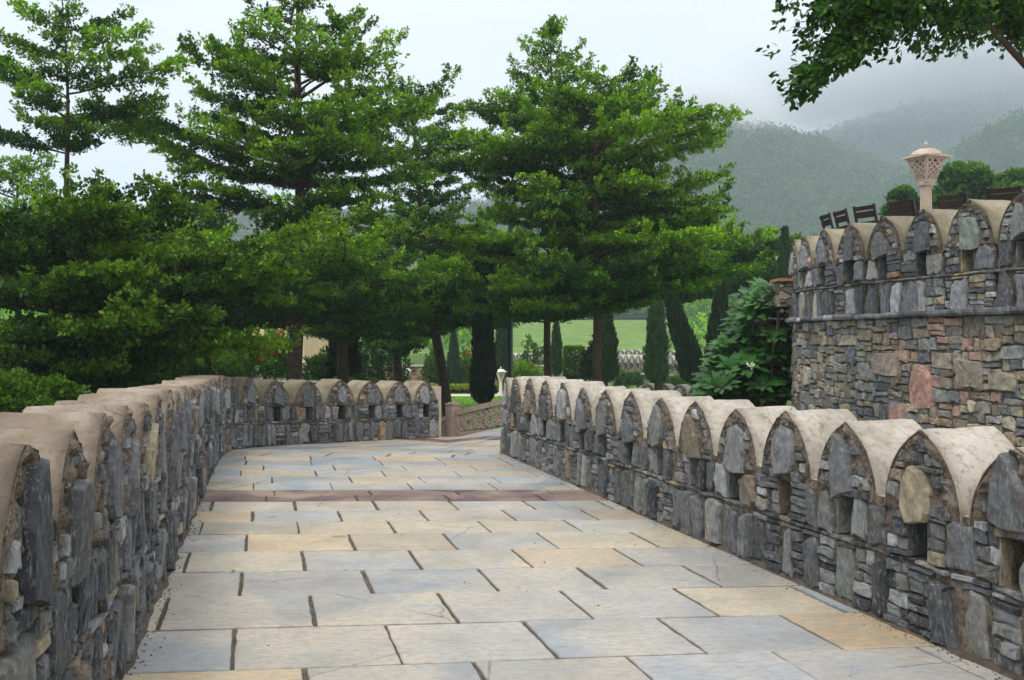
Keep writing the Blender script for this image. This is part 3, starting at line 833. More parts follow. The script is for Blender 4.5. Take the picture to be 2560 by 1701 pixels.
# two tall pink slabs and a few big ones are placed first, rubble fills the rest in bays
z = -.35
sv = s0
rubble(mb, fr, s0, -.4, sB(13.6), zc-.02, prB)
rubble(mb, fr, sB(13.6), .3, s1, zc-.02, prB)
def bigst(Xp, Yp, w, h, c, pts=None):
    s = sBx(Xp); p = BP.at(s)[0]; zz = EYE-(Yp-CY)/F*p.y
    add_stone(mb, fr, rough_poly(s-w/2, zz-h/2, s+w/2, zz+h/2, .13), .058, c, .012)
bigst(2311, 975, .30, .42, srgb(186, 142, 126)); bigst(2222, 908, .46, .24, srgb(168, 150, 136)); bigst(2429, 935, .32, .28, srgb(150, 138, 122)); bigst(2256, 1035, .3, .2, srgb(178, 140, 124)); bigst(2510, 955, .34, .16, srgb(170, 158, 136))
mb.build('rubble_wall', [M['mortar'], M['slate']], bt)
mb = MB(); q = s0
while q < s1-.1:
    w = R.uniform(.18, .5); th = R.uniform(.05, .07); o = R.uniform(.08, .13); n = max(3, int(w/.05)); c = pal(.1, 1.45)
    rings = []
    for i in range(n+1):
        x = q+.006+(w-.012)*i/n; e = noise.noise((x*6, 3, 1))*.012; zz = zc-.02+noise.noise((x*4, 8, 1))*.008
        prof = [(-.1, zz), (o*.9+e, zz), (o+e, zz+th*.4), (o*.95+e, zz+th*.8), (o*.7+e, zz+th), (-.1, zz+th)]
        rings.append([fr(x, b, a) for a, b in prof])
    mb.cur = c+(0,); mb.loft([r[::-1] for r in rings])
    q += w
mb.build('slate_ledge', M['slate'], bt)
# floor behind the parapet and the raised seating deck
def inset(d, s):
    p, t, n_ = BP.at(s); return (p.x-n_.x*d, p.y-n_.y*d)
mb = MB()
for dd, z0, z1, far in ((.47, -1.2, 1.95, 16), (1.1, 1.9, 2.6, 16)):
    pts = [inset(dd, s0+(s1-s0)*i/40) for i in range(41)]
    for a, b in zip(pts, pts[1:]):
        mb.add([(a[0], a[1], z1), (b[0], b[1], z1), (far, b[1], z1), (far, a[1], z1)], [(3, 2, 1, 0)])
        mb.add([(a[0], a[1], z0), (b[0], b[1], z0), (b[0], b[1], z1), (a[0], a[1], z1)], [(0, 1, 2, 3)])
mb.build('terrace_floor', M['paleroad'], bt)
mb = MB()
a = px(1941, 735, 13.75); mb.box(a.x, 13.55, 2.06, a.x+.4, 13.95, 2.40); b_ = MB(); b_.box(a.x-.03, 13.52, 2.401, a.x+.4, 13.98, 2.44)
pier = mb.build('corner_pier', M['rubble'], bt); b_.build('pier_slab', M['terracotta'], pier)

# ------------------------------------------------------------------ lamps
def lamp(loc, label, rz=0, mat='lamp', h=1.42):
    L = thing('stone_lamp', label, 'garden lamp', loc, 'carved stone garden lamps', rz); L['_off'] = [0, 0, 0]
    mb = MB(); mb.box(-.16, -.16, 0, .16, .16, .10); mb.box(-.125, -.125, .101, .125, .125, .16); mb.build('base', M[mat], L)
    mb = MB(); n = 32; rings = []
    for z, r in ((.161, .105), (.20, .09), (h-.66, .08)):
        rings.append([((r*(1-.14*(j % 2)))*math.cos(6.2832*j/n), (r*(1-.14*(j % 2)))*math.sin(6.2832*j/n), z) for j in range(n)])
    mb.loft(rings); mb.build('fluted_shaft', M[mat], L)
    z0 = h-.66
    mb = MB(); mb.lathe(0, 0, [(.08, z0+.001), (.115, z0+.02), (.12, z0+.045), (.10, z0+.06)], 24)
    mb.box(-.105, -.105, z0+.061, .105, .105, z0+.085); mb.build('collar', M[mat], L)
    b0, b1, hw0, hw1 = z0+.086, z0+.43, .095, .185
    for k in range(4):
        a = k*math.pi/2
        def f(u, z, d):      # u -1..1 across the side
            w = hw0+(hw1-hw0)*(z-b0)/(b1-b0); x, y = u*w, -(w+d)
            return (x*math.cos(a)-y*math.sin(a), x*math.sin(a)+y*math.cos(a), z)
        def bar(u0, z0_, u1, z1_, w, wz=None):
            dx, dz = (u1-u0)*.14, (z1_-z0_); Ln = math.hypot(dx, dz); nx, nz = -dz/Ln*w/.14, dx/Ln*w
            V = [f(u0-nx, z0_-nz, d) for d in (0, .016)]+[f(u1-nx, z1_-nz, d) for d in (0, .016)]+[f(u1+nx, z1_+nz, d) for d in (0, .016)]+[f(u0+nx, z0_+nz, d) for d in (0, .016)]
            mb.add(V, [(0, 2, 4, 6), (7, 5, 3, 1), (0, 1, 3, 2), (2, 3, 5, 4), (4, 5, 7, 6), (6, 7, 1, 0)])
        mb = MB(); H = b1-b0
        bar(-.93, b0, -.93, b1, .010); bar(.93, b0, .93, b1, .010); bar(-1, b0+.012, 1, b0+.012, .012); bar(-1, b1-.014, 1, b1-.014, .014)
        N = 3
        for i in range(-N, N+1):    # diagonal lattice both ways
            for sg in (1, -1):
                pts = []
                for q in range(31):
                    v = q/30; u = sg*(2*v*1.35-1.35)+i*2/N
                    if abs(u) < .95: pts.append((u, b0+.01+(H-.02)*v))
                if len(pts) > 1: bar(pts[0][0], pts[0][1], pts[-1][0], pts[-1][1], .0085)
        mb.build('lattice_panel', M[mat], L)
    mb = MB()
    for sx in (-1, 1):
        for sy in (-1, 1):
            mb.tube([(sx*hw0*.97, sy*hw0*.97, b0), (sx*hw1*.97, sy*hw1*.97, b1)], .013, 6)
    mb.build('lantern_frame', M[mat], L)
    mb = MB(); sq = math.sqrt(2)
    mb.lathe(0, 0, [(.20*sq, b1+.001), (.255*sq, b1+.004), (.255*sq, b1+.024), (.21*sq, b1+.04)], 4, math.pi/4)
    mb.lathe(0, 0, [(.20*1.2, b1+.041), (.215, b1+.07), (.19, b1+.105), (.13, b1+.135), (.05, b1+.15)], 24)
    rf = mb.build('roof', M[mat], L, smooth=False)
    mb = MB(); mb.lathe(0, 0, [(.03, b1+.15), (.045, b1+.165), (.02, b1+.18), (.045, b1+.205), (.045, b1+.225), (.012, b1+.25), (.004, b1+.275)], 14); mb.build('finial', M[mat], rf, smooth=True)
    return L
p = px(2315, 0, 12.0); big = lamp((p.x, 12.0, 2.83), 'large pinkish stone lantern with lattice sides standing up behind the bastion merlons', .42, 'lamp', 1.44); big.scale = (.79,)*3
l2 = lamp((px(1252, 0, 50).x, 50, -1.2), 'white stone lantern on the lawn edge, just left of the green pole', .3, 'lamp_white', 1.42)
dup(l2, (px(1015, 0, 52).x, 52, -1.2), .9, 'white stone lantern head above the far end of the curved parapet, by a forked trunk')
dup(l2, (px(772, 0, 42).x, 42, -1.05), .2, 'white stone lantern whose head shows right beside the big layered tree trunk')
dup(l2, (px(533, 0, 55).x, 55, -1.45), .6, 'white stone lantern with only its tip above the left parapet, before the small cypress')

# ------------------------------------------------------------------ slatted chairs on the bastion
def chair(loc, rz, label):
    c = thing('slatted_chair', label, 'chair', loc, 'dark wooden chairs along the bastion top', rz); c['_off'] = [0, 0, 0]
    W = .165
    mb = MB()
    for i in range(4): mb.box(-W+.02, -.02+i*.11, .42, W-.02, .07+i*.11, .45)
    mb.build('seat', M['wood'], c)
    sl = lambda z: -.04-(z-.45)*.22
    mb = MB()
    for z in (.60, .74): 
        mb.add([(-W, sl(z), z), (W, sl(z), z), (W, sl(z+.085), z+.085), (-W, sl(z+.085), z+.085), (-W, sl(z)-.022, z), (W, sl(z)-.022, z), (W, sl(z+.085)-.022, z+.085), (-W, sl(z+.085)-.022, z+.085)],
               [(0, 1, 2, 3), (7, 6, 5, 4), (0, 4, 5, 1), (3, 2, 6, 7), (1, 5, 6, 2), (0, 3, 7, 4)])
    mb.add([(-W, sl(.85), .845), (W, sl(.85), .845), (W, sl(.90), .90), (-W, sl(.90), .90), (-W, sl(.85)-.03, .845), (W, sl(.85)-.03, .845), (W, sl(.90)-.03, .90), (-W, sl(.90)-.03, .90)],
               [(0, 1, 2, 3), (7, 6, 5, 4), (0, 4, 5, 1), (3, 2, 6, 7), (1, 5, 6, 2), (0, 3, 7, 4)])
    mb.build('backrest', M['wood'], c)
    for s in (-1, 1):
        mb = MB(); mb.tube([(s*(W+.015), .38, 0), (s*(W+.015), .38, .64), (s*(W+.015), .30, .66)], .018, 6); mb.build('leg', M['iron'], c)
        mb = MB(); mb.tube([(s*(W+.015), .02, 0), (s*(W+.015), -.02, .45), (s*(W+.015), sl(.90), .92)], .02, 6); mb.build('leg', M['iron'], c)
        mb = MB(); mb.box(s*(W+.015)-.03, -.1, .66, s*(W+.015)+.03, .4, .685); mb.build('armrest', M['wood'], c)
    return c
ch = [(2517, 468, 12.3, 'dark slatted chair back furthest right on the bastion, above the biggest merlon'), (2391, 486, 13.0, 'dark slatted chair back on the bastion, the first one right of the large lantern'),
 (2269, 500, 13.5, 'dark slatted chair back on the bastion, directly left of the large lantern shaft'), (2177, 512, 14.0, 'dark slatted chair back on the bastion, third from the tower edge'),
 (2122, 524, 14.5, 'narrow-looking dark chair back on the bastion, second from the tower edge'), (2085, 534, 15.1, 'smallest dark chair back on the bastion, nearest the tower edge')]
rot = [-.93, -1.1, -1.25, -1.35, -1.70, -1.80]
first = None
for (X, Yp, D, lab), r_ in zip(ch, rot):
    p = px(X, Yp, D); loc = (p.x, p.y, p.z-.93)
    rz = r_+math.pi*0 + .25
    if first is None: first = chair(loc, rz, lab)
    else: dup(first, loc, rz, lab)
# ------------------------------------------------------------------ foliage
def unit(v): return v/np.maximum(np.linalg.norm(v, axis=-1, keepdims=True), 1e-9)
def leaves(P, D, L, W, cols, rng, fold=None):
    """kite leaves from base points P along directions D"""
    N = len(P); L = np.broadcast_to(L, N)[:, None]; W = np.broadcast_to(W, N)[:, None]
    up = rng.normal(0, .45, (N, 3)); up[:, 2] += 1
    S = unit(np.cross(D, up)); 
    V = np.empty((N, 4, 3)); V[:, 0] = P; V[:, 1] = P+D*L*.55+S*W; V[:, 2] = P+D*L; V[:, 3] = P+D*L*.55-S*W
    if fold is not None:
        nrm = unit(np.cross(S, D)); V[:, 1] += nrm*W*fold; V[:, 3] += nrm*W*fold
    return V
def rosettes(P, up, m, L, W, rng, spread=1.0):
    """m leaves round each point"""
    N = len(P); PP = np.repeat(P, m, 0); U = np.repeat(up, m, 0)
    d = rng.normal(0, 1, (N*m, 3)); d = unit(d*spread+U)
    LL = L*rng.uniform(.7, 1.25, N*m)
    return leaves(PP+rng.normal(0, L*.25, (N*m, 3)), d, LL, W*LL/L, None, rng)
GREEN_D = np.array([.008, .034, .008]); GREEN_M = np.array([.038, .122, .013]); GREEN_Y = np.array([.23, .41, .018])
def leafcol(n, young_lit, rng, d=GREEN_D, m=GREEN_M, y=GREEN_Y):
    t = rng.random(n)[:, None]; c = d*(1-t)+m*t; yy = np.clip(young_lit, 0, 1)[:, None]
    return (c*(1-yy)+y*yy)*rng.uniform(.75, 1.25, n)[:, None]  # yellow tint: young growth, plus light on tips painted into the colour
def layered_tree(name, label, X, Y, ground, tiers, seed, trunk_r=.16, top=None, lean=(0, 0), leaf=.082, tone=1.0, gapf=1.0, dens=1.0, group=None, bare=None, squash=1.0, bend=None, flat=.035, updir=.55, category='tree'):
    """tiers: (z above world zero, radius, centre shift x)"""
    rng = np.random.default_rng(seed); rr = random.Random(seed)
    x0 = (X-CX)/F*Y; t = thing(name, label, category, (x0, Y, ground), group); t['_off'] = [0, 0, 0]
    ztop = (top or max(a[0] for a in tiers)+.4)-ground
    def tr(z):           # trunk centre line, z above the base
        u = z/ztop; w = .10*math.sin(u*5+seed)+.05*math.sin(u*11+seed*2)
        bx, by = (bend(u) if bend else (0, 0))
        return Vector((lean[0]*u+w*.6+bx, lean[1]*u+w*.4+by, z))
    tb = MB(); n = 22; zs = [-.15+(ztop+.15)*i/n for i in range(n+1)]
    tb.tube([tr(z) for z in zs], [max(.012, trunk_r*(1.25 if i == 0 else 1)*(1-i/n)**.8) for i in range(n+1)], 10)
    P = []; U = []; Yg = []
    az = rr.random()*6.28
    for ti, tier in enumerate(tiers):
        lo_ = .12+.26*ti/len(tiers)*(tone > .72)
        z, rad = tier[0], tier[1]; sh = tier[2] if len(tier) > 2 else 0
        zl = z-ground; nb = max(4, int(4+rad*1.1)); tj = rr.uniform(-.1, .1)
        for b in range(nb):
            az += 2.399+rr.uniform(-.35, .35); a = az
            r = rad*rr.choice((.5, .75, .9, 1.0, 1.15, 1.28))*rr.uniform(.9, 1.1); yb = rr.uniform(-.35, .35)  # per-branch shift of the yellow tint paints lit and dull leaf pads
            ctr = 1+sh/max(rad, .1)*math.cos(a); r *= max(.35, ctr)
            rise = r*rr.uniform(.10, .34)*updir
            s0 = tr(min(max(zl-rise-.15, .3), ztop*.98)); dx, dy = math.cos(a), math.sin(a)*squash
            pts = []; m = 9; cv = rr.uniform(-.35, .35); tipup = rr.uniform(-.05, .14+.16*ti/len(tiers))*r
            for i in range(m+1):
                u = i/m; ca = a+cv*u*u
                h = s0.z+(rise+.15)*(1-(1-u)**1.6)+.05*r*math.sin(u*7+b)*.5+tipup*u**4+tj
                pts.append(Vector((s0.x+math.cos(ca)*r*u, s0.y+math.sin(ca)*squash*r*u, h)))
            br = max(.008, trunk_r*.26*(r/3)**.7)
            tb.tube(pts, [max(.005, br*(1-u*.85/m)) for u in range(m+1)], 5, False)
            ns = max(5, int(r*7.0))
            for k in range(ns):
                u = lo_+(1-lo_)*(k+rr.random())/ns; f = u*m; i = min(int(f), m-1)
                p = pts[i].lerp(pts[i+1], f-i); d = (pts[i+1]-pts[i]).normalized()
                side = 1 if k % 2 else -1; ang = side*rr.uniform(.6, 1.15)
                L = (.24+.42*r*(.25+math.sin(math.pi*min(u*.85+.1, 1))*.75))*rr.uniform(.5, 1.1)*.8
                if u > .93: L *= .6; ang *= .4
                dd = Vector((d.x*math.cos(ang)-d.y*math.sin(ang), d.x*math.sin(ang)+d.y*math.cos(ang), rr.uniform(-.05, .28)*updir))
                e = p+dd*L
                if k % 2 == 0 and L > .35: tb.tube([p, p.lerp(e, .5)+Vector((0, 0, .02)), e], [br*.35, br*.22, .003], 3, False)
                if rr.random() < .26 and u > .4:
                    hs = rr.uniform(.14, .42); o_ = Vector((dd.x*hs*.8, dd.y*hs*.8, hs))
                    tb.tube([e, e+o_], [.006, .002], 3, False)
                    for q in range(int(hs/.05)):
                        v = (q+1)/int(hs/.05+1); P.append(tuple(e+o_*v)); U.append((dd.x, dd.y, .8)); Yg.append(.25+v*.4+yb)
                nn = max(2, int(L/.075*dens*(.92-.36*ti/len(tiers))))
                for q in range(nn):
                    v = (q+rr.random())/nn
                    P.append((p.x+dd.x*L*v, p.y+dd.y*L*v, p.z+dd.z*L*v+.03*math.sin(v*3)))
                    U.append((dd.x*.5, dd.y*.5, .75)); Yg.append(max(0, (u-.45)*1.1)+v*.4*u+(-.15 if ti < len(tiers)*.2 else 0)+rr.uniform(-.25, .15)+yb)  # outer tips tinted as lit and young, lowest tiers kept darker
    # leader shoot
    for q in range(int(26*dens)):
        z = ztop*(1-.12*rr.random()); c = tr(z); a = rr.random()*6.28; r = rr.random()*.25
        P.append((c.x+math.cos(a)*r, c.y+math.sin(a)*r, z)); U.append((math.cos(a)*.4, math.sin(a)*.4, .9)); Yg.append(.5)
    P = np.array(P); U = np.array(U); Yg = np.array(Yg)
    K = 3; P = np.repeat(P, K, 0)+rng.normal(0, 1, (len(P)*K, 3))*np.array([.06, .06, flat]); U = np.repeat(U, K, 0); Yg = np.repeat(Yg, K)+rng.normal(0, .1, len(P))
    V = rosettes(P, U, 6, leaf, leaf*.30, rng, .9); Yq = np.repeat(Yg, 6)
    tb.build('trunk', M['bark'], t, smooth=True)
    quads_obj('crown', V, leafcol(len(V), Yq, rng)*tone, M['leaf'], t)  # tone below full also puts the shade of the low trees into their leaves
    return t, len(V)
def T(yp, Y): return EYE-(yp-CY)/F*Y
def tiers_px(Y, lst, gf=1):       # (pixel row, pixel radius, pixel shift)
    gap = 36*24/Y*gf; out = []
    for a in lst:
        if not out or out[-1][0]-a[0] >= gap or a[0] < 0: out.append(a)
    lst = out
    return [(T(a[0], Y), a[1]/F*Y, (a[2] if len(a) > 2 else 0)/F*Y) for a in lst]
TG = 'layered trees behind the parapet'
NL = 0
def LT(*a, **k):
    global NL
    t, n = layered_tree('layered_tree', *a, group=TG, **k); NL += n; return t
# the big one left of centre
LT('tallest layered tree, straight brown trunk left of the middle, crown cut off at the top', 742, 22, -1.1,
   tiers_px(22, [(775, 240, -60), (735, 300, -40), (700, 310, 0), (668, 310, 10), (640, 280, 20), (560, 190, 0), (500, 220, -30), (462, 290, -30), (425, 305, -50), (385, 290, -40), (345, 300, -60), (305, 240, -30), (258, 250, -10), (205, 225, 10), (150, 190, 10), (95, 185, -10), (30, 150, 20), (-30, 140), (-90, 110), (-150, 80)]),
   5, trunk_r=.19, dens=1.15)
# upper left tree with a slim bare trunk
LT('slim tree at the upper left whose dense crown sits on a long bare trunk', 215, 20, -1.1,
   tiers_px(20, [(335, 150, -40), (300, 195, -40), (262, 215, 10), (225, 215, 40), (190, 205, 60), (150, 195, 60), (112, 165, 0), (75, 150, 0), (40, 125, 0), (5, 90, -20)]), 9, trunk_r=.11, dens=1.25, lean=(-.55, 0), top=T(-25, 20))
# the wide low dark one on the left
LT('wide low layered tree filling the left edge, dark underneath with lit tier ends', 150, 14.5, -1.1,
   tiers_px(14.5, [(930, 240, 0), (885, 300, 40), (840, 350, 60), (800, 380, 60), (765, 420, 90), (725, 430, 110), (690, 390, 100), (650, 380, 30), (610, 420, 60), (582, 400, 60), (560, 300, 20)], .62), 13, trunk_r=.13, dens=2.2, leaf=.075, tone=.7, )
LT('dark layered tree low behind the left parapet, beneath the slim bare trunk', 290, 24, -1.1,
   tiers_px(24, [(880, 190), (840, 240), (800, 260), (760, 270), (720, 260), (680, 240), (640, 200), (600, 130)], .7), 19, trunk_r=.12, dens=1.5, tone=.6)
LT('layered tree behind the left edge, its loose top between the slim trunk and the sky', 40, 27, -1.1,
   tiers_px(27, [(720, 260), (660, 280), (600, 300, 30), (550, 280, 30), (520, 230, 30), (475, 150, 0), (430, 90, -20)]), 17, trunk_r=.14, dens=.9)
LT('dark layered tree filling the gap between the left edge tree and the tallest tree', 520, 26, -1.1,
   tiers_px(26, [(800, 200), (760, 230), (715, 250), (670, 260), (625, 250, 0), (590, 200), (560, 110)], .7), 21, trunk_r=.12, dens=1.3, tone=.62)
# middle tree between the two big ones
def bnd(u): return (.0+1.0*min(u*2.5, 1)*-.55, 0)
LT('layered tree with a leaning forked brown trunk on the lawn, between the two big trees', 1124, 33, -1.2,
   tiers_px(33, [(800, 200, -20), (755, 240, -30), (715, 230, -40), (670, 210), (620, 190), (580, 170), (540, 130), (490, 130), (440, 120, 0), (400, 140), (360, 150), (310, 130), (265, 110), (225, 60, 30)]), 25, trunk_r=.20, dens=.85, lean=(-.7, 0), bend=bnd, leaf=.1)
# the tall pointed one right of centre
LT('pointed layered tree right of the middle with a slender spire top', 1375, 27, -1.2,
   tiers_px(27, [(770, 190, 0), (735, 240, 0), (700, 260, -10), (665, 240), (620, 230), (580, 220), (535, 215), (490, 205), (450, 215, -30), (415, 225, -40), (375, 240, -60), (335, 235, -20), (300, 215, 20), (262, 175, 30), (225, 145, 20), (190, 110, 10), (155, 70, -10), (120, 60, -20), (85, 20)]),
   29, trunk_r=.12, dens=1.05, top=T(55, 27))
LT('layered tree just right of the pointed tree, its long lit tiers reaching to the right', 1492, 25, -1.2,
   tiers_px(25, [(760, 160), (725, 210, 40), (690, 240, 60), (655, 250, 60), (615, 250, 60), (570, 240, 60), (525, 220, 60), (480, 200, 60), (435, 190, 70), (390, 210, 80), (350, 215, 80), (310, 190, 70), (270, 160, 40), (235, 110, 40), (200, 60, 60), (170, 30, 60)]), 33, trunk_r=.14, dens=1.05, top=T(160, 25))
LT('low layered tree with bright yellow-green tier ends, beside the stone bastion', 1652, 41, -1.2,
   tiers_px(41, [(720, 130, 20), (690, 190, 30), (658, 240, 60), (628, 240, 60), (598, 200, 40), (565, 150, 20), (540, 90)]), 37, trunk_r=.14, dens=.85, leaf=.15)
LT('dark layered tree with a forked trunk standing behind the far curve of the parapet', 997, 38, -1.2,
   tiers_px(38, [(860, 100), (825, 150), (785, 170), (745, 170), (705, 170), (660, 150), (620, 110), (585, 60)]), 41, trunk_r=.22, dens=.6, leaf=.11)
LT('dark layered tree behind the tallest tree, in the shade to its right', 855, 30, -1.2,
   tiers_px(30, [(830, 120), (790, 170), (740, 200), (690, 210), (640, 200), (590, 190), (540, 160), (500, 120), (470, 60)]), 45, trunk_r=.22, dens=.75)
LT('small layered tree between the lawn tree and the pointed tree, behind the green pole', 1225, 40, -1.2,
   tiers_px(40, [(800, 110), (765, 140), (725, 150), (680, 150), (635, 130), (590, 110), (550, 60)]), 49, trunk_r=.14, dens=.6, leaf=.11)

# branch reaching in at the top right, from a tree on the terrace
t = thing('overhanging_tree', 'tree whose leafy branch hangs into the top right corner above the bastion', 'tree', (5.95, 11.2, 2.6)); 
tb = MB(); rng = np.random.default_rng(3); rr = random.Random(3)
tb.tube([(5.98, 11.2, 2.5), (5.93, 11.2, 3.6), (5.88, 11.2, 4.6), (5.80, 11.15, 5.3), (5.95, 11.1, 6.2)], [.10, .085, .08, .075, .06], 9)
PP = []; UU = []
limbs = [[(2590, 190, 11.2), (2500, 95, 10.8), (2440, 20, 10.4), (2380, -40, 10.1)], [(2585, 90, 11.1), (2530, 10, 10.8), (2450, -60, 10.5)],
 [(2380, -40, 10.1), (2300, -20, 9.8), (2220, 25, 9.5), (2130, 90, 9.3), (2060, 160, 9.1), (1990, 215, 9.0)], [(2330, -20, 9.9), (2230, -5, 9.7), (2130, 20, 9.5), (2030, 50, 9.3)],
 [(2440, 20, 10.4), (2400, 40, 10.2), (2350, 50, 10.0), (2290, 60, 9.9)], [(2220, 25, 9.5), (2170, 60, 9.4), (2110, 110, 9.4)], [(2560, 60, 11), (2520, -10, 10.7), (2480, -30, 10.5)],
 [(2530, -20, 10.8), (2470, 20, 10.8), (2430, 40, 10.7)], [(2570, 20, 11.0), (2545, 40, 11.2), (2520, 50, 11.3)], [(2450, -60, 10.5), (2300, -90, 10.2), (2150, -80, 9.9), (2020, -40, 9.6)]]
for li, lm in enumerate(limbs):
    pts = [px(*q) for q in lm]; r0 = .05 if li < 2 else .022
    tb.tube(pts, [r0*(1-.8*i/(len(pts)-1)) for i in range(len(pts))], 6)
    if li < 1: continue
    for i in range(len(pts)-1):
        a, b = pts[i], pts[i+1]; n = int((b-a).length*(120 if li in (2, 3, 9) else 80))
        for k in range(n):
            u = rr.random(); c = a.lerp(b, u); q = Vector((rr.gauss(0, .14), rr.gauss(0, .2), rr.gauss(-.04, .10)))
            if li == 2 and i > 2: q *= .62
            e = c+q
            if k % 4 == 0: tb.tube([c, c.lerp(e, .6)+Vector((0, 0, .02)), e], [.006, .004, .002], 3, False)
            for w in range(3): PP.append(tuple(e+Vector((rr.gauss(0, .04), rr.gauss(0, .04), rr.gauss(0, .03))))); UU.append((q.x*1.5-.2, q.y*1.5, -.35))
PP = np.array(PP)-np.array([5.95, 11.2, 2.6]); UU = np.array(UU)
V = rosettes(PP, UU, 4, .085, .023, rng, .55)
tb.build('trunk', M['bark'], t, smooth=True)
quads_obj('crown', V, leafcol(len(V), rng.uniform(-.3, .3, len(V)), rng)*.8, M['leaf'], t)

# ------------------------------------------------------------------ cypresses
def cypress(label, X, Y, ybot, ytop, wpx, seed, lean=0, n=7500, tone=1.0, taper=.25, cat='cypress'):
    rng = np.random.default_rng(seed); x0 = (X-CX)/F*Y; g = -1.2
    zb, zt = (T(ybot, Y) if ybot else g), T(ytop, Y); g = min(zb, -1.1)-.05 if zb < 0 else zb
    t = thing('cypress', label, cat, (x0, Y, g), 'columnar cypresses in the garden'); t['_off'] = [0, 0, 0]
    H = zt-g; R0 = wpx/F*Y/2; c0 = zb-g
    prof = lambda u: R0*np.minimum(1, (u/.10+.5))*np.clip((1-u**3)*(1-taper)+taper*(1-u)*1.2, .02, 1)
    u = rng.random(n)**.9; a = rng.random(n)*6.2832
    lump = 1+.12*np.sin(a*3+u*14+seed)+.10*np.sin(a*7-u*23)
    r = prof(u)*lump*rng.uniform(.72, 1.06, n)*(1+.25*(rng.random(n) < .06))
    z = c0+(H-c0)*u; P = np.stack([np.cos(a)*r+lean*u, np.sin(a)*r, z], 1)
    D = unit(np.stack([np.cos(a)*.28+rng.normal(0, .16, n), np.sin(a)*.28+rng.normal(0, .16, n), np.ones(n)], 1))
    L = rng.uniform(.14, .42, n)*max(.6, min(1.6, R0*2.6))
    V = leaves(P, D, L, L*.13, None, rng)
    c = leafcol(n, rng.uniform(-.4, .3, n), rng, np.array([.022, .050, .022]), np.array([.045, .09, .034]), np.array([.075, .14, .042]))*tone
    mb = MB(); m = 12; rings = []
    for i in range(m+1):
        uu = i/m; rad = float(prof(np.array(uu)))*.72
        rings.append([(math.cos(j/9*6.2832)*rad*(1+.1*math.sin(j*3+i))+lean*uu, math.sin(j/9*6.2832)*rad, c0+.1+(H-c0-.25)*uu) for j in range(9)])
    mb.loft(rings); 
    tr = MB(); tr.tube([(0, 0, -.1), (0, 0, c0+.3), (lean*.3, 0, c0+.4)], [R0*.16+.03, R0*.14+.02, R0*.1+.02], 8); tr.build('trunk', M['bark'], t, smooth=True)
    cr = quads_obj('crown', V, c, M['needle'], t)
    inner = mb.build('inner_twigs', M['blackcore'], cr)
    return t
CYP = [('very dark cypress on the lawn beside the carved railing, right of the leaning trunk', 1208, 31, 1012, 700, 48, .35),
 ('thin grey-green cypress between the leaning trunk and the dark cypress', 1134, 55, 966, 835, 27, 1.0),
 ('cypress directly left of the green pole, above the white lantern', 1256, 52, 955, 790, 34, .8),
 ('thin cypress just right of the pointed tree trunk', 1391, 48, 940, 800, 24, 1.1),
 ('broad dark cypress right behind the second bare trunk right of the pole', 1515, 40, 955, 770, 46, .8),
 ('lone cypress before the far merlon wall, open field on both sides of it', 1641, 38, 960, 742, 46, 1.15),
 ('left one of the two leaning dark cypresses beside the big glossy shrub', 1742, 34, 965, 735, 50, .55),
 ('right one of the two leaning dark cypresses beside the big glossy shrub', 1782, 33, 965, 690, 44, .6),
 ('small slim cypress far off, between the low bright tree and the bastion', 1863, 60, 760, 667, 20, 1.0),
 ('pointed cypress rising against the left edge of the bastion', 1962, 36, 800, 583, 44, .9),
 ('shorter cypress tip just left of the one touching the bastion', 1928, 38, 800, 640, 36, .8),
 ('grey-green cypress between the red flowers, in the middle of the left garden', 604, 40, 936, 792, 42, 1.1),
 ('wide bluish cypress left of the red flowering shrub', 464, 42, 905, 820, 62, .9),
 ('thin cypress just left of the tallest tree trunk', 731, 46, 940, 825, 14, 1.0),
 ('very dark cypress trunk in the deep shade behind the curved parapet', 860, 34, 945, 800, 60, .3)]
for i, (lab, X, Y, yb, yt, w, tone) in enumerate(CYP):
    ln = -.0; 
    if X == 1742: ln = -1.0
    if X == 1782: ln = .35
    cypress(lab, X, Y, yb, yt, w, 60+i, ln, tone=tone, taper=.75 if X in (1863, 1962, 1928) else .2)

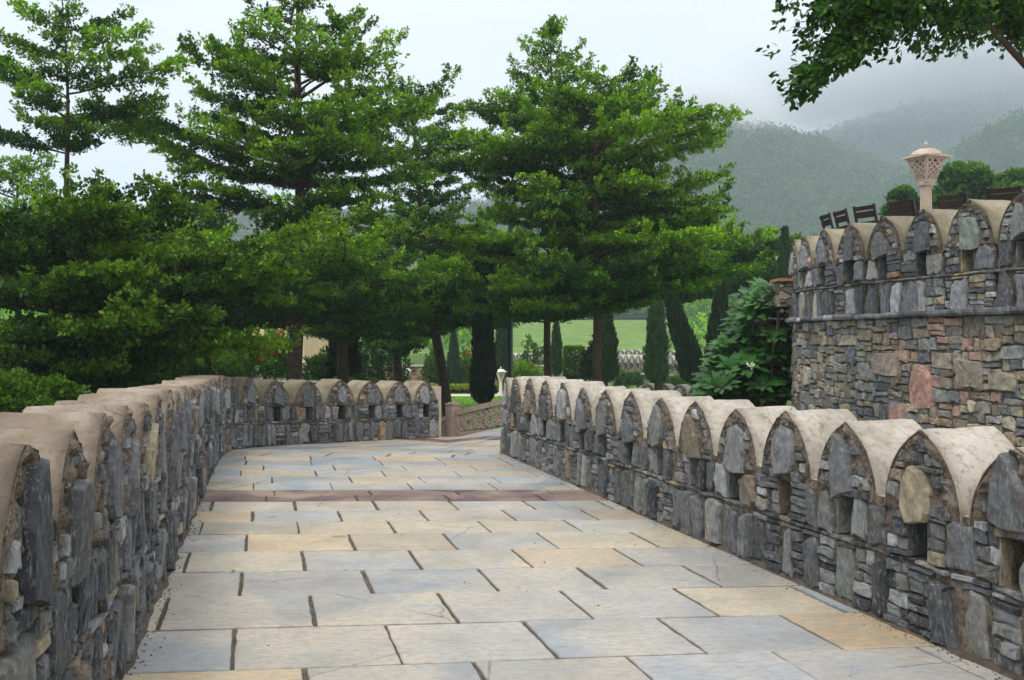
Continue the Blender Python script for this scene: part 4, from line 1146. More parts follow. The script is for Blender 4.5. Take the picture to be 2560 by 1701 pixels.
# ------------------------------------------------------------------ shrubs
def shrub(label, X, Y, ybase, ytop, wpx, seed, leaf=.09, n=900, young_lit=.2, flowers=0, fcol=(.55, .02, .05), tone=1.0, depth=.8, name='shrub', cat='shrub', ground=None, yel=None, box=False, wl=.3):
    rng = np.random.default_rng(seed); x0 = (X-CX)/F*Y; zb = T(ybase, Y) if ground is None else ground; zt = T(ytop, Y)
    t = thing(name, label, cat, (x0, Y, zb), 'shrubs in the garden'); t['_off'] = [0, 0, 0]
    H = zt-zb; Rw = wpx/F*Y/2
    if box:
        q = rng.uniform(-1, 1, (n, 3)); k = rng.integers(0, 3, n); sgn = rng.choice([-1, 1], n); q[np.arange(n), k] = sgn*rng.uniform(.9, 1.02, n)
        P = q*np.array([Rw, Rw*depth, H/2])+np.array([0, 0, H/2]); nr = unit(q)
    else:
        d = unit(rng.normal(0, 1, (n, 3))); d[:, 2] = np.abs(d[:, 2])*1.0-.15
        lump = 1+.22*np.sin(d[:, 0]*6+seed)+.18*np.sin(d[:, 1]*7+d[:, 2]*9+seed)+.1*np.sin(d[:, 0]*17)
        r = rng.uniform(.55, 1.02, n)**.5*lump
        P = d*r[:, None]*np.array([Rw, Rw*depth, H*.86])+np.array([0, 0, .12*H]); nr = d
    U = nr*.8+np.array([0, 0, .6])
    V = rosettes(P, U, 6, leaf, leaf*wl, rng, .7)
    yg = np.repeat(young_lit+.4*(P[:, 2]/max(H, .1)-.5), 6)+rng.normal(0, .12, len(V))  # yellower towards the top, young growth and top light in one tint
    kw = {} if yel is None else dict(y=np.array(yel))
    st = MB(); rr = random.Random(seed)
    for i in range(7):
        a = rr.random()*6.28; q = rr.uniform(.2, .7)
        st.tube([(math.cos(a)*.05, math.sin(a)*.05, -.2), (math.cos(a)*Rw*q*.5, math.sin(a)*Rw*q*.4, H*.4), (math.cos(a)*Rw*q, math.sin(a)*Rw*q*depth, H*.75)], [.03*max(.5, H/2), .02*max(.5, H/2), .006], 5)
    st.build('stems', M['bark_pale'], t, smooth=True)
    cr = quads_obj('foliage', V, leafcol(len(V), yg, rng, **kw)*tone, M['leaf'], t)  # tone also puts the shade under the trees into the leaf colour
    if flowers:
        idx = rng.choice(len(P), flowers, False); pf = P[idx]*1.04; pf = pf[pf[:, 2] > H*.3]
        k = 9; Q = np.repeat(pf, k, 0)+rng.normal(0, leaf*.8, (len(pf)*k, 3))
        fv = rosettes(Q, np.tile([0, -.5, .5], (len(Q), 1)), 4, leaf*.7, leaf*.3, rng, 1.0)
        quads_obj('blossom', fv, np.array(fcol)*rng.uniform(.6, 1.3, (len(fv), 1)), M['petal'], t)
    return t
SH = [
 ('red flowering shrub left of the grey-green cypress', 560, 36, 945, 838, 130, dict(flowers=12, young_lit=.45, leaf=.13, n=1300)),
 ('red flowering shrub right of the grey-green cypress', 668, 37, 945, 826, 130, dict(flowers=14, young_lit=.4, leaf=.13, n=1300)),
 ('loose green shrub above the curved parapet, left of the wide bluish cypress', 395, 30, 960, 862, 170, dict(young_lit=.05, leaf=.10, n=1500, flowers=3)),
 ('light green low shrub rising just behind the left parapet caps', 470, 24, 985, 895, 190, dict(young_lit=.12, leaf=.08, n=1700)),
 ('dark green shrub between the left parapet and the wide low tree', 300, 17, 1020, 905, 230, dict(young_lit=.05, leaf=.06, n=2600)),
 ('bright green shrub in the lower left corner behind the parapet', 70, 12.5, 1075, 925, 260, dict(young_lit=.25, leaf=.06, n=3400)),
 ('dark shrub left behind the bright green corner shrub', 190, 15, 1040, 935, 220, dict(young_lit=.0, leaf=.06, n=2200)),
 ('feathery green shrub right of the tallest trunk, above the curved parapet', 800, 34, 950, 880, 70, dict(young_lit=.15, leaf=.1, n=700)),
 ('green shrub with a white stem behind the lawn, left of the leaning trunk', 1085, 54, 966, 858, 50, dict(young_lit=.15, leaf=.13, n=700)),
 ('green shrub with a red bloom between leaning trunk and dark cypress', 1168, 56, 966, 870, 70, dict(young_lit=.3, leaf=.14, n=800, flowers=4)),
 ('yellow-green shrub with red leaves just right of the green pole', 1308, 50, 952, 900, 72, dict(young_lit=.7, leaf=.13, n=800, flowers=5)),
 ('airy small tree-like shrub in front of the far wall, left of the pointed tree trunk', 1335, 62, 930, 838, 80, dict(young_lit=.0, leaf=.14, n=420)),
 ('low green shrub at the foot of the far wall, left of the lone cypress', 1570, 55, 965, 925, 75, dict(young_lit=.05, leaf=.11, n=700, flowers=2, fcol=(.6, .25, .3))),
 ('small green shrub right of the lone cypress at the wall foot', 1692, 52, 965, 935, 60, dict(young_lit=.2, leaf=.1, n=500, flowers=2, fcol=(.6, .25, .3))),
 ('dark prickly shrub against the broad dark cypress', 1478, 44, 952, 845, 44, dict(young_lit=-.2, leaf=.13, n=500, tone=.6)),
 ('bright yellow-green bush top between the bastion cypress and the field', 1895, 48, 800, 680, 55, dict(young_lit=.7, leaf=.13, n=700)),
 ('rounded green bush below the yellow-green bush top', 1838, 62, 880, 745, 90, dict(young_lit=.2, leaf=.16, n=900)),
 ('dark green garden shrub in the shade left of the lawn', 940, 44, 960, 850, 150, dict(young_lit=-.1, leaf=.12, n=1200, tone=.7)),
 ('dark green garden shrub between the wide bluish cypress and the left tree', 330, 38, 950, 830, 130, dict(young_lit=.0, leaf=.12, n=1000, tone=.8)),
 ('dark shrub in the shade behind the wide low tree at the far left', 60, 24, 990, 860, 240, dict(young_lit=-.1, leaf=.09, n=1800, tone=.8)),
]
for i, (lab, X, Y, yb, yt, w, kw) in enumerate(SH): shrub(lab, X, Y, yb, yt, w, 200+i, **kw)
h = shrub('clipped square hedge block between the two bare trunks', 1434, 46, 945, 869, 46, 301, box=True, n=1900, young_lit=.25, leaf=.09, name='clipped_hedge', cat='hedge', depth=1.0, flowers=3)
h = shrub('clipped square hedge far left, above the red flowering shrub', 525, 55, 905, 845, 40, 302, box=True, n=900, young_lit=.2, leaf=.12, name='clipped_hedge', cat='hedge', depth=1.0)
# low yellow-green border hedge along the far side of the lawn
def border(label, x0p, x1p, Y, z0, z1, seed):
    rng = np.random.default_rng(seed); a, b = (x0p-CX)/F*Y, (x1p-CX)/F*Y; n = int((b-a)*230)
    t = thing('border_hedge', label, 'hedge', (a, Y, z0)); t['_off'] = [0, 0, 0]
    P = np.stack([rng.uniform(0, b-a, n), rng.uniform(-.6, .6, n), (z1-z0)*rng.uniform(.2, 1.0, n)**.6], 1)
    V = rosettes(P, np.tile([0, -.3, .9], (n, 1)), 6, .12, .035, rng, .8)
    quads_obj('foliage', V, leafcol(len(V), rng.uniform(.5, 1.3, len(V)), rng, y=np.array([.30, .36, .03])), M['leaf'], t)
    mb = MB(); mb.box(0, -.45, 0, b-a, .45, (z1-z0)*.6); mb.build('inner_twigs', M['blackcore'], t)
border('low yellow-green hedge strip along the far edge of the lawn', 1040, 1345, 53, -1.2, -.82, 400)

# the big glossy shrub by the bastion
t = thing('plumeria_shrub', 'large glossy shrub with long paddle leaves and a few white flowers, by the bastion', 'shrub', (px(1890, 0, 15).x, 15.0, -1.2)); t['_off'] = [0, 0, 0]
rng = np.random.default_rng(77); rr = random.Random(77); st = MB(); Vs = []; Cs = []; FL = []
base = Vector((px(1890, 0, 15).x, 15.0, -1.2))
tips = []
for i in range(230):
    for _ in range(40):
        X = rr.uniform(1765, 1990); Yp = rr.uniform(728, 1010)
        # outline of the bush as the photo shows it
        lo = np.interp(Yp, [728, 760, 800, 850, 900, 950, 1010], [1905, 1850, 1835, 1815, 1785, 1765, 1760])
        if X > lo+8: break
    D = 15+rr.uniform(-1.1, 1.3); tips.append(px(X, Yp, D)-base)
for p in tips:
    if rr.random() < .5:
        m = Vector((p.x*.45+rr.uniform(-.1, .1), p.y*.45, p.z*.55)); st.tube([(rr.uniform(-.15, .15), rr.uniform(-.15, .15), -.1), m, p], [.04, .03, .016], 5)
    axis = Vector((p.x*.3+rr.uniform(-.3, .2), p.y*.25-.3, 1)).normalized(); ox = axis.orthogonal().normalized(); oy = axis.cross(ox)
    nl = rr.randint(11, 16); tone = rr.uniform(.45, .9); yo = rr.random()
    for k in range(nl):
        a = k*2.4; el = rr.uniform(.15, .8)*(1-k/nl*.3)+.15
        d = (ox*math.cos(a)+oy*math.sin(a))*math.cos(el)+axis*math.sin(el)
        s = d.cross(axis).normalized(); nn = s.cross(d).normalized(); L = rr.uniform(.22, .33); W = L*.19
        b = Vector(p)+d*.02; mid = b+d*L*.55+nn*.0; tip = b+d*L-nn*L*.18; lo = b+d*L*.25
        c0 = np.array([.035, .11, .030])*(1-yo*.4)+np.array([.11, .30, .035])*yo*.4
        c = c0*tone*rr.uniform(.8, 1.2)
        for sg in (1, -1):
            Vs.append([b, lo+s*sg*W*.75+nn*.012, mid+s*sg*W*1.05+nn*.014, mid]); Vs.append([mid, mid+s*sg*W*1.05+nn*.014, tip+s*sg*W*.35-d*L*.08, tip]); Cs += [c, c]
    if rr.random() < .04: FL.append(p+axis*.12)
V = np.array([[tuple(q) for q in f] for f in Vs]); st.build('stems', M['bark_pale'], t, smooth=True)
quads_obj('foliage', V, np.array(Cs), M['bigleaf'], t)
fp = px(1880, 918, 13.75)-base; FL = [fp, fp+Vector((.02, 0, .05)), fp+Vector((-.03, 0, .03))]+FL[:4]
P = np.repeat(np.array([tuple(f) for f in FL]), 5, 0)
fv = rosettes(P, np.tile([0, -.8, .4], (len(P), 1)), 1, .055, .022, rng, .9); quads_obj('blossom', fv, np.tile([.8, .8, .74], (len(fv), 1)), M['petal'], t)

# ------------------------------------------------------------------ round trees beyond the terrace, and on the field edge
def round_tree(label, X, Y, yb, yt, wpx, seed, n=2600, leaf=.3, tone=1.0, young_lit=0, group='rounded trees in the distance', ground=None):
    rng = np.random.default_rng(seed); x0 = (X-CX)/F*Y; g = ground if ground is not None else T(yb, Y)
    t = thing('round_tree', label, 'tree', (x0, Y, g), group); t['_off'] = [0, 0, 0]
    zt, zb = T(yt, Y)-g, T(yb, Y)-g; Rw = wpx/F*Y/2; Hc = (zt-zb)
    rr = random.Random(seed); P = []; N_ = []
    for i in range(16):
        a = rr.random()*6.28; u = rr.uniform(.0, .72); h = rr.uniform(.3, .85)
        c = np.array([math.cos(a)*Rw*u, math.sin(a)*Rw*u, zb+Hc*h*(1-.4*u*u)]); rad = Rw*rr.uniform(.26, .44)
        d = unit(rng.normal(0, 1, (n//16, 3))); P.append(c+d*rad*rng.uniform(.75, 1.05, (n//16, 1))*np.array([1, 1, .8])); N_.append(d)
    P = np.concatenate(P); N_ = np.concatenate(N_); P[:, 2] = np.clip(P[:, 2], zb-.1, zt)
    V = rosettes(P, N_*.7+np.array([0, 0, .5]), 4, leaf, leaf*.35, rng, .8)
    yg = np.repeat(young_lit+.35*(N_[:, 2]), 4)+rng.normal(0, .1, len(V))  # upward-facing leaves yellower, light from above painted into the crown
    tb = MB(); tb.tube([(0, 0, -.3), (.1, 0, zb+Hc*.3), (0, 0, zb+Hc*.7)], [Rw*.09, Rw*.07, Rw*.02], 8)
    for i in range(5):
        a = i*1.3; tb.tube([(0, 0, zb+Hc*.1), (math.cos(a)*Rw*.5, math.sin(a)*Rw*.5, zb+Hc*.5)], [Rw*.04, Rw*.012], 5)
    tb.build('trunk', M['bark'], t, smooth=True)
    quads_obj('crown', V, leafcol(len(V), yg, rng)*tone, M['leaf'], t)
for i, a in enumerate([('rounded tree behind the bastion, right of the large lantern', 2400, 46, 560, 412, 190), ('rounded tree behind the bastion at the right, above two chairs', 2500, 50, 560, 415, 150),
    ('lower rounded tree behind the bastion, directly left of the large lantern', 2260, 48, 560, 474, 95)]):
    round_tree(*a, 500+i, leaf=.26, ground=2.0)
# ------------------------------------------------------------------ terrain
def crest1(X): return np.interp(X, [-400, 0, 500, 900, 1150, 1400, 1600, 1680, 1760, 1850, 1930, 1990, 2040, 2120, 2200, 2400, 2700, 3200], [560, 580, 575, 570, 560, 500, 400, 350, 338, 352, 362, 376, 392, 420, 455, 480, 500, 520])
def crest2(X): return np.interp(X, [-400, 1500, 1800, 1950, 2040, 2120, 2200, 2280, 2380, 2480, 2560, 2800, 3200], [600, 500, 420, 392, 372, 350, 322, 290, 262, 240, 225, 190, 200])
def crest3(X): return np.interp(X, [-400, 1600, 2200, 2330, 2420, 2480, 2560, 2700, 3200], [640, 600, 520, 450, 395, 350, 318, 270, 250])
def hterrain(X, Y):
    x = (X-CX)/F*Y
    h = -1.2
    if Y > 100: h += 7.4*sstep(100, 232, Y)+ (Y-232)*.05*(Y > 232)
    h = min(h, 14)
    n = noise.fractal((x*.006, Y*.006, 4), .9, 2.1, 5)
    rid = 1-abs(noise.noise((x*.006+9, Y*.0035, 7)))*2
    for cf, Yc, Y0 in ((crest1, 640, 300), (crest2, 880, 560), (crest3, 520, 330)):
        H = EYE-(float(cf(X))-CY)/F*Yc
        if cf is crest3:
            H *= 1
        up = sstep(Y0, Yc, Y) if Y <= Yc else 1-sstep(Yc, Yc+500, Y)*.7
        if Y0 < Y:
            v = H*(up**1.15)*(1-.10*(1-rid)*(1-up)*up*4)+n*H*.05*min(1, up*3)
            h = max(h, v)
    return h
NXt, rs = 330, [1.0, 3, 6, 10, 15, 20, 26, 34, 44, 56, 70, 84, 96]+[100+6*i for i in range(24)]+[250+10*i for i in range(10)]+[350+7*i for i in range(80)]+[914+20*i for i in range(20)]+[1400, 1600, 1900]
V = []; fs = []
for i in range(NXt+1):
    X = -700+4200*i/NXt
    for Y in rs:
        x = (X-CX)/F*Y; h = hterrain(X, Y)
        if Y > 300: h += noise.fractal((x*.05, Y*.05, 1), .9, 2.2, 4)*2.4*min(1, (Y-300)/60)
        V.append((x, Y, h))
m = len(rs)
for i in range(NXt):
    for j in range(m-1): fs.append((i*m+j, (i+1)*m+j, (i+1)*m+j+1, i*m+j+1))
jm = next(i for i, r in enumerate(rs) if r > 262)
def sub(name, j0, j1, mat):
    mb = MB(); idx = {}
    vv = []; ff = []
    for i in range(NXt+1):
        for j in range(j0, j1+1): vv.append(V[i*m+j])
    w = j1-j0+1
    for i in range(NXt):
        for j in range(w-1): ff.append((i*w+j, (i+1)*w+j, (i+1)*w+j+1, i*w+j+1))
    mb.add(vv, ff); return kind(mb.build(name, mat, smooth=True))
jf = next(i for i, r in enumerate(rs) if r >= 106)
sub('ground', 0, jf, M['ground']); sub('meadow', jf, jm, M['meadow']); sub('hills', jm, m-1, M['hill'])
mb = MB(); mb.box(-60, -30, -1.6, 60, 1.0, -1.2); kind(mb.build('ground', M['ground']))
# lawn and its kerb path
def patch(name, pts, z, mat, k='structure'):
    mb = MB(); c = pts; n = 1
    xs = [p[0] for p in pts]; mb.add([(p[0], p[1], z) for p in pts], [tuple(range(len(pts)))]); return kind(mb.build(name, mat), k)
patch('lawn', [(-9, 20.7), (9, 18.5), (9, 49), (-9, 49)], -1.19, M['lawn'])
patch('lawn_path', [(-9, 49.2), (9, 49.2), (9, 51), (-9, 51)], -1.18, M['paleroad'])
def grass():
    rng = np.random.default_rng(88); n = 60000
    P = np.stack([rng.uniform(-6, 3, n), 21+28*rng.random(n)**1.3, np.full(n, -1.19)], 1)
    D = unit(np.stack([rng.normal(0, .3, n), rng.normal(0, .3, n), np.ones(n)], 1))
    V = leaves(P, D, rng.uniform(.03, .06, n), .010, None, rng)
    o = quads_obj('grass', V, leafcol(n, rng.uniform(.2, .9, n), rng, y=np.array([.17, .34, .04])), M['leaf']); kind(o, 'stuff')
    tag(o, 'short bright green grass of the lawn beyond the railing', 'grass')
grass()

# ------------------------------------------------------------------ distant loopholed walls
def far_wall(label, a, b, topz, h, spacing, group=None, mid=None):
    """a, b: (X pixel, Y); merlons shared by copy"""
    A_ = Vector(((a[0]-CX)/F*a[1], a[1])); B_ = Vector(((b[0]-CX)/F*b[1], b[1])); d = (B_-A_); L = d.length; d.normalize(); nn = Vector((d.y, -d.x))
    t = thing('merlon_wall', label, 'parapet wall', (A_.x, A_.y, topz-h), 'loopholed walls across the garden', math.atan2(d.y, d.x)); t['_off'] = [0, 0, 0]
    mb = MB(); mb.box(0, 0, -.6, L, .5, h-.44); mb.build('masonry', M['rubble'], t)
    mb = MB(); mb.box(-.05, -.12, h-1.22, L+.05, -.003, h-1.12); mb.build('ledge', M['farcap'], t)
    def fr(x, z, dd): return (x, -dd, z)
    fr.flip = False
    pr = arch_poly(spacing*.5-.02, h-.44, h-.04, 7, h-.62); mb = MB()
    mb.loft([[(x, .0-.012, z) for x, z in pr], [(x, .25, z) for x, z in pr]])
    me = mb.build('merlon', M['rubble'], t); 
    prc = arch_poly(spacing*.5, h-.44, h, 7, h-.5); mb = MB(); mb.loft([[(x, -.004, z) for x, z in prc], [(x, .52, z) for x, z in prc]])
    cp = mb.build('cap', M['farcap'], me)
    mb = MB(); mb.box(-.09, -.02, h-.82, .09, -.013, h-.52); lo = mb.build('loophole', M['dark'], me)
    mb = MB(); q = [(-.12, h-.48), (.13, h-.50), (.1, h-.2), (0, h-.12), (-.1, h-.22)]; mb.loft([[(x, -.04, z) for x, z in q], [(x, -.0, z) for x, z in q]]); sb = mb.build('face_slab', M['farcap'], me)
    n = int(L/spacing); me.location = (spacing*.5, 0, 0)
    for i in range(1, min(n, 99)):
        c = me.copy(); C.objects.link(c); c.parent = t; c.location = (spacing*(i+.5), 0, 0)
        for ch in (cp, lo, sb): e = ch.copy(); C.objects.link(e); e.parent = c
far_wall('front row of merlons across the field, right part near the two leaning cypresses', (1500, 66), (1740, 58), .66, 2.1, .62)
far_wall('grey merlon wall across the garden behind the pointed tree trunk and green pole', (1210, 84), (1500, 74), .52, 2.0, .8)
far_wall('back row of merlons showing above the front row, at the foot of the field', (1330, 96), (1745, 88), .72, 1.9, .8)
far_wall('short grey row of merlon caps just above the beige caps, left of the glossy shrub', (1600, 42), (1775, 40), -.22, 1.6, .75)
far_wall('garden merlon wall glimpsed through the shrubs left of the tallest trunk', (330, 60), (840, 58), .35, 1.6, 1.0)
t = thing('garden_wall', 'low reddish rubble garden wall in the shade left of the lawn', 'wall', ((800-CX)/F*58, 58, -1.2)); t['_off'] = [0, 0, 0]
mb = MB(); mb.box(0, 0, -.3, 13, .5, 1.25); mb.build('masonry', M['redrubble'], t)
mb = MB(); mb.box(-.05, -.06, 1.252, 13.05, .56, 1.33); mb.build('coping', M['farcap'], t)

# ------------------------------------------------------------------ buildings
def building(label, X0, X1, Y, yt, g, mat, nwin, storeys, depth=8, roofover=.3, name='building'):
    x0, x1 = (X0-CX)/F*Y, (X1-CX)/F*Y; t = thing(name, label, 'building', (x0, Y, g)); t['_off'] = [0, 0, 0]; W = x1-x0; H = T(yt, Y)-g
    mb = MB(); mb.box(0, 0, -2, W, depth, H); wl = mb.build('wall', M[mat], t)
    mb = MB(); mb.box(-roofover, -roofover, H+.001, W+roofover, depth+roofover, H+.18); mb.box(0, 0, H+.181, W, depth, H+.6); mb.build('roof', M[mat], t)
    for s in range(storeys):
        sh = H/storeys
        mb = MB(); mb.box(-.12, -.14, sh*s+.05*sh, W+.12, -.003, sh*s+.10*sh); mb.build('string_course', M[mat], t)
        for i in range(nwin):
            c = W*(i+.5)/nwin; w = W/nwin*.24
            mb = MB(); mb.box(c-w, -.02, sh*(s+.28), c+w, -.004, sh*(s+.78)); wd = mb.build('window', M['dark'], t)
            mb = MB(); mb.box(c-w-.07, -.08, sh*(s+.24), c+w+.07, -.021, sh*(s+.28)-.002); mb.box(c-.03, -.04, sh*(s+.28), c+.03, -.022, sh*(s+.78)); mb.build('frame', M[mat], wd)
    return t
building('sandstone building glimpsed through the trees above the red flowering shrubs', 360, 760, 75, 792, -1.2, 'cream', 7, 1, 10)
building('white flat-roofed building with several storeys on the hillside, left of the bastion', 1888, 1952, 330, 607, 16.5, 'white', 7, 3, 14, .4)
building('lower white building wing on the hillside, beside the taller white one', 1845, 1886, 335, 622, 16.5, 'white', 4, 2, 14, .4)
building('small white house among the far trees, seen beside the leaning cypresses', 1808, 1828, 190, 820, 4.0, 'white', 2, 1, 5, .3)

# green pole
t = thing('green_pole', 'dark green metal pole rising into the trees behind the merlons', 'pole', (px(1276, 0, 32).x, 32, -1.2)); t['_off'] = [0, 0, 0]
mb = MB(); mb.lathe(0, 0, [(.13, 0), (.13, .5), (.085, .55), (.075, 6.8), (.04, 7.0)], 14); mb.build('shaft', M['pole'], t, smooth=True)
mb = MB(); mb.lathe(0, 0, [(.05, 7.0), (.17, 7.05), (.19, 7.2), (.05, 7.3)], 14); mb.build('lamp_head', M['pole'], t, smooth=True)

# ------------------------------------------------------------------ far woods: one mass nobody could count
def woods(name, label, spec, seed, leafs, per, gap, tn=1.0):
    rng = np.random.default_rng(seed); rr = random.Random(seed); Vv = []; Cc = []
    for (X0, X1, Y0, Y1, cnt, rad) in spec:
        for i in range(cnt):
            X = rr.uniform(X0, X1); Y = rr.uniform(Y0, Y1); x = (X-CX)/F*Y; g = hterrain(X, Y); r = rad*rr.uniform(.7, 1.35)
            d = unit(rng.normal(0, 1, (per, 3))); d[:, 2] = np.abs(d[:, 2])*1.2-.2
            lump = 1+.2*np.sin(d[:, 0]*7+i)+.2*np.sin(d[:, 2]*8+d[:, 1]*6+i)
            P = d*np.array([r, r, r*1.0])*(lump*rng.uniform(.8, 1.03, per))[:, None]+np.array([x, Y, g+r*.55])
            V_ = rosettes(P, d*.8+np.array([0, 0, .5]), 3, leafs*r, leafs*r*.36, rng, .7); Vv.append(V_)
            tone = rr.uniform(.55, 1.2); yl = rr.uniform(-.1, .45)*(1 if tn >= 1 else .35)
            Cc.append(leafcol(len(V_), np.repeat(yl+.2*d[:, 2], 3), rng)*tone*tn)
    o = quads_obj(name, np.concatenate(Vv), np.concatenate(Cc), M['leaf']); kind(o, 'stuff'); tag(o, label, 'woods')
woods('far_woods', 'hazy wooded slope beyond the open field', [(-300, 3000, 226, 240, 330, 4.6), (-300, 3000, 235, 262, 230, 6.5), (-300, 3000, 262, 300, 170, 7), (-300, 3000, 300, 360, 150, 8), (1700, 1960, 110, 215, 22, 3.2), (-200, 1150, 105, 180, 60, 4.5)], 5, .15, 260, 0, 1.7)

woods('hill_forest', 'misty forest covering the hills to their ridges', [(1480, 2700, 330, 660, 3800, 5.2), (1900, 2800, 620, 900, 2600, 6.0), (-350, 1500, 330, 640, 1500, 6.0)], 6, .22, 56, 0, .8)
# grit and crumbs of mortar gathered along the foot of the walls
mb = MB(); rg = random.Random(4)
for i in range(1500):
    P_ = LP if rg.random() < .5 else RP; s_ = rg.uniform(1.5, P_.L-.1); pp, tt, nn_ = P_.at(s_); dd_ = .05+abs(rg.gauss(0, .05)) if rg.random() < .93 else rg.uniform(.1, 2.2)
    x, y = pp.x+nn_.x*dd_, pp.y+nn_.y*dd_; r = rg.uniform(.003, .009)*(1.4 if rg.random() < .1 else 1); z = gz(x, y)+.001; k = rg.uniform(.5, 1.5)
    rot_ = rg.random()*6.28; V_ = [(x+r*math.cos(rot_+q*1.571)*rg.uniform(.6, 1.2), y+r*math.sin(rot_+q*1.571)*rg.uniform(.6, 1.2), z) for q in range(4)]+[(x, y, z+r*rg.uniform(.4, .9))]
    mb.add(V_, [(0, 1, 4), (1, 2, 4), (2, 3, 4), (3, 0, 4)], tuple(v*k for v in (srgb(96, 86, 74) if rg.random() < .85 else srgb(74, 84, 40))))
o = mb.build('grit', m_attr('grit', .9, 30)); kind(o, 'stuff'); tag(o, 'fine grit and mortar crumbs scattered along the foot of the path walls', 'grit')
# ------------------------------------------------------------------ a fallen leaf on the paving
p = (px(582, 1431, F*EYE/(1431-850))); t = MB(); t.add([(p.x-.02, p.y, .004), (p.x, p.y-.012, .012), (p.x+.024, p.y+.004, .008), (p.x, p.y+.014, .014)], [(0, 1, 2, 3)], (.05, .12, .02)); 
o = t.build('fallen_leaf', M['leaf']); tag(o, 'small green leaf lying on a paving slab near the left parapet', 'leaf')

# ------------------------------------------------------------------ air, sky, sun, camera
def vol(name, label, dens, build, col=(1, 1, 1), aniso=.0, cat='haze'):
    t = NT(name); pv_ = t.n('ShaderNodeVolumePrincipled'); pv_.inputs['Density'].default_value = dens; pv_.inputs['Color'].default_value = col+(1,); pv_.inputs['Anisotropy'].default_value = aniso
    t.l(pv_.outputs[0], t.out.inputs['Volume']); mb = MB(); build(mb); o = mb.build(name, t.m); kind(o, 'stuff'); tag(o, label, cat); return o
HAZE = .00062
vol('haze', 'thin pale damp haze over the garden and hills', HAZE, lambda mb: mb.box(-2400, -60, -4, 2400, 2300, 345), (.80, .91, 1.0))
def cloud(c, r, dens, label):
    t = NT('cloud_vapour'); tc_ = t.n('ShaderNodeTexCoord'); g = t.n('ShaderNodeTexGradient', gradient_type='QUADRATIC_SPHERE')
    t.l(tc_.outputs['Object'], g.inputs[0]); nn = t.noise(tc_.outputs['Object'], 2.2, 3, .6)
    d = t.math('MULTIPLY', g.outputs['Fac'], t.math('MULTIPLY', t.ramp(nn, [(.3, .25), (.65, 1.0)]), dens))
    v_ = t.n('ShaderNodeVolumePrincipled'); v_.inputs['Color'].default_value = (.97, .985, 1, 1); t.l(d, v_.inputs['Density']); t.l(v_.outputs[0], t.out.inputs['Volume'])
    mb = MB(); mb.lathe(0, 0, [(math.sin(math.pi*i/10), -math.cos(math.pi*i/10)) for i in range(11)], 18)
    o = mb.build('low_cloud', t.m); o.location = c; o.scale = r; kind(o, 'stuff'); tag(o, label, 'cloud')
cloud((104, 610, 136), (80, 80, 36), .17, 'low mist clinging to the left end of the near ridge')
cloud((420, 830, 238), (320, 190, 88), .085, 'low cloud covering the top of the far ridge at the right')
cloud((245, 840, 205), (170, 130, 50), .05, 'thin low cloud over the saddle of the far ridge')
w = bpy.data.worlds.new('World'); bpy.context.scene.world = w; w.use_nodes = True; nt = w.node_tree; nt.nodes.clear()
sky = nt.nodes.new('ShaderNodeTexSky'); sky.sky_type = 'NISHITA'; sky.sun_disc = False
SE, SR = math.radians(58), math.radians(205)
sky.sun_elevation = SE; sky.sun_rotation = SR; sky.air_density = 1.5; sky.dust_density = 3
tc = nt.nodes.new('ShaderNodeTexCoord'); mp = nt.nodes.new('ShaderNodeMapping'); mp.inputs['Scale'].default_value = (1, 1, 2.5); nt.links.new(tc.outputs['Generated'], mp.inputs[0])
nz = nt.nodes.new('ShaderNodeTexNoise'); nz.inputs['Scale'].default_value = 1.6; nz.inputs['Detail'].default_value = 5; nz.inputs['Roughness'].default_value = .45; nt.links.new(mp.outputs[0], nz.inputs['Vector'])
cr = nt.nodes.new('ShaderNodeValToRGB'); cr.color_ramp.elements[0].position = .3; cr.color_ramp.elements[0].color = (10.6, 11.3, 12.3, 1); cr.color_ramp.elements[1].position = .7; cr.color_ramp.elements[1].color = (13.2, 13.5, 14.3, 1)
nt.links.new(nz.outputs['Fac'], cr.inputs['Fac'])
mx = nt.nodes.new('ShaderNodeMix'); mx.data_type = 'RGBA'; mx.inputs[0].default_value = .93; nt.links.new(sky.outputs[0], mx.inputs[6]); nt.links.new(cr.outputs['Color'], mx.inputs[7])
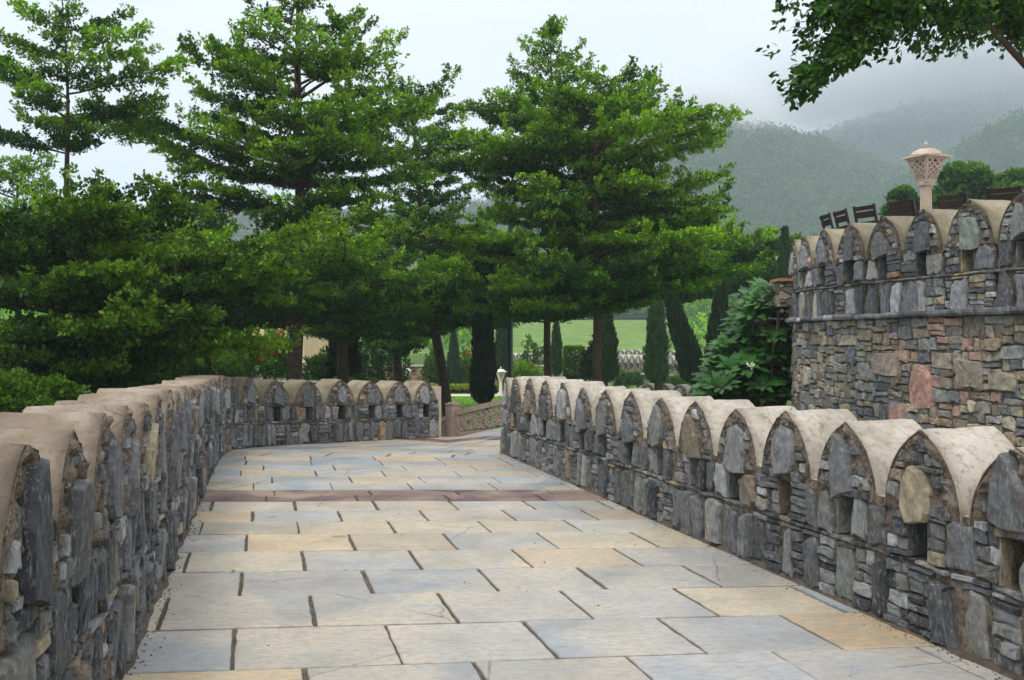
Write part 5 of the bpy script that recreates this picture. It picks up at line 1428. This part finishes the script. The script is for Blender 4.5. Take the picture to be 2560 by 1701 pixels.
bg = nt.nodes.new('ShaderNodeBackground'); bg.inputs['Strength'].default_value = .10; g_ = nt.nodes.new('ShaderNodeSeparateXYZ'); nt.links.new(tc.outputs['Generated'], g_.inputs[0])
gr = nt.nodes.new('ShaderNodeValToRGB'); gr.color_ramp.elements[0].position = .30; gr.color_ramp.elements[0].color = (.60, .60, .60, 1); gr.color_ramp.elements[1].position = .75; gr.color_ramp.elements[1].color = (1.35, 1.33, 1.30, 1); nt.links.new(g_.outputs[2], gr.inputs['Fac'])
m2 = nt.nodes.new('ShaderNodeMix'); m2.data_type = 'RGBA'; m2.blend_type = 'MULTIPLY'; m2.inputs[0].default_value = 1; nt.links.new(mx.outputs[2], m2.inputs[6]); nt.links.new(gr.outputs['Color'], m2.inputs[7])
nt.links.new(m2.outputs[2], bg.inputs['Color'])
wo = nt.nodes.new('ShaderNodeOutputWorld'); nt.links.new(bg.outputs[0], wo.inputs['Surface'])
sd = bpy.data.lights.new('sun', 'SUN'); sd.energy = 1.2; sd.angle = math.radians(16); sd.color = (1, .96, .9)
so = bpy.data.objects.new('sun', sd); C.objects.link(so)
az = SR; dvec = Vector((math.sin(az)*math.cos(SE), math.cos(az)*math.cos(SE), math.sin(SE)))
so.rotation_euler = (dvec).to_track_quat('Z', 'Y').to_euler(); so.location = (0, 0, 60)
cam = bpy.data.cameras.new('camera'); cam.sensor_width = 36; cam.lens = 35.0; cam.clip_end = 6000; cam.clip_start = .05
co = bpy.data.objects.new('camera', cam); C.objects.link(co); co.location = (0, 0, EYE); co.rotation_euler = (math.pi/2, 0, 0)
sc = bpy.context.scene; sc.camera = co
sc.view_settings.view_transform = 'Standard'; sc.view_settings.look = 'None'; sc.view_settings.exposure = .46; sc.view_settings.gamma = 1
sc.cycles.max_bounces = 8; sc.cycles.diffuse_bounces = 3; sc.cycles.transmission_bounces = 3; sc.cycles.volume_bounces = 1; sc.cycles.transparent_max_bounces = 6
for o in bpy.data.objects:
    if '_off' in o: del o['_off']
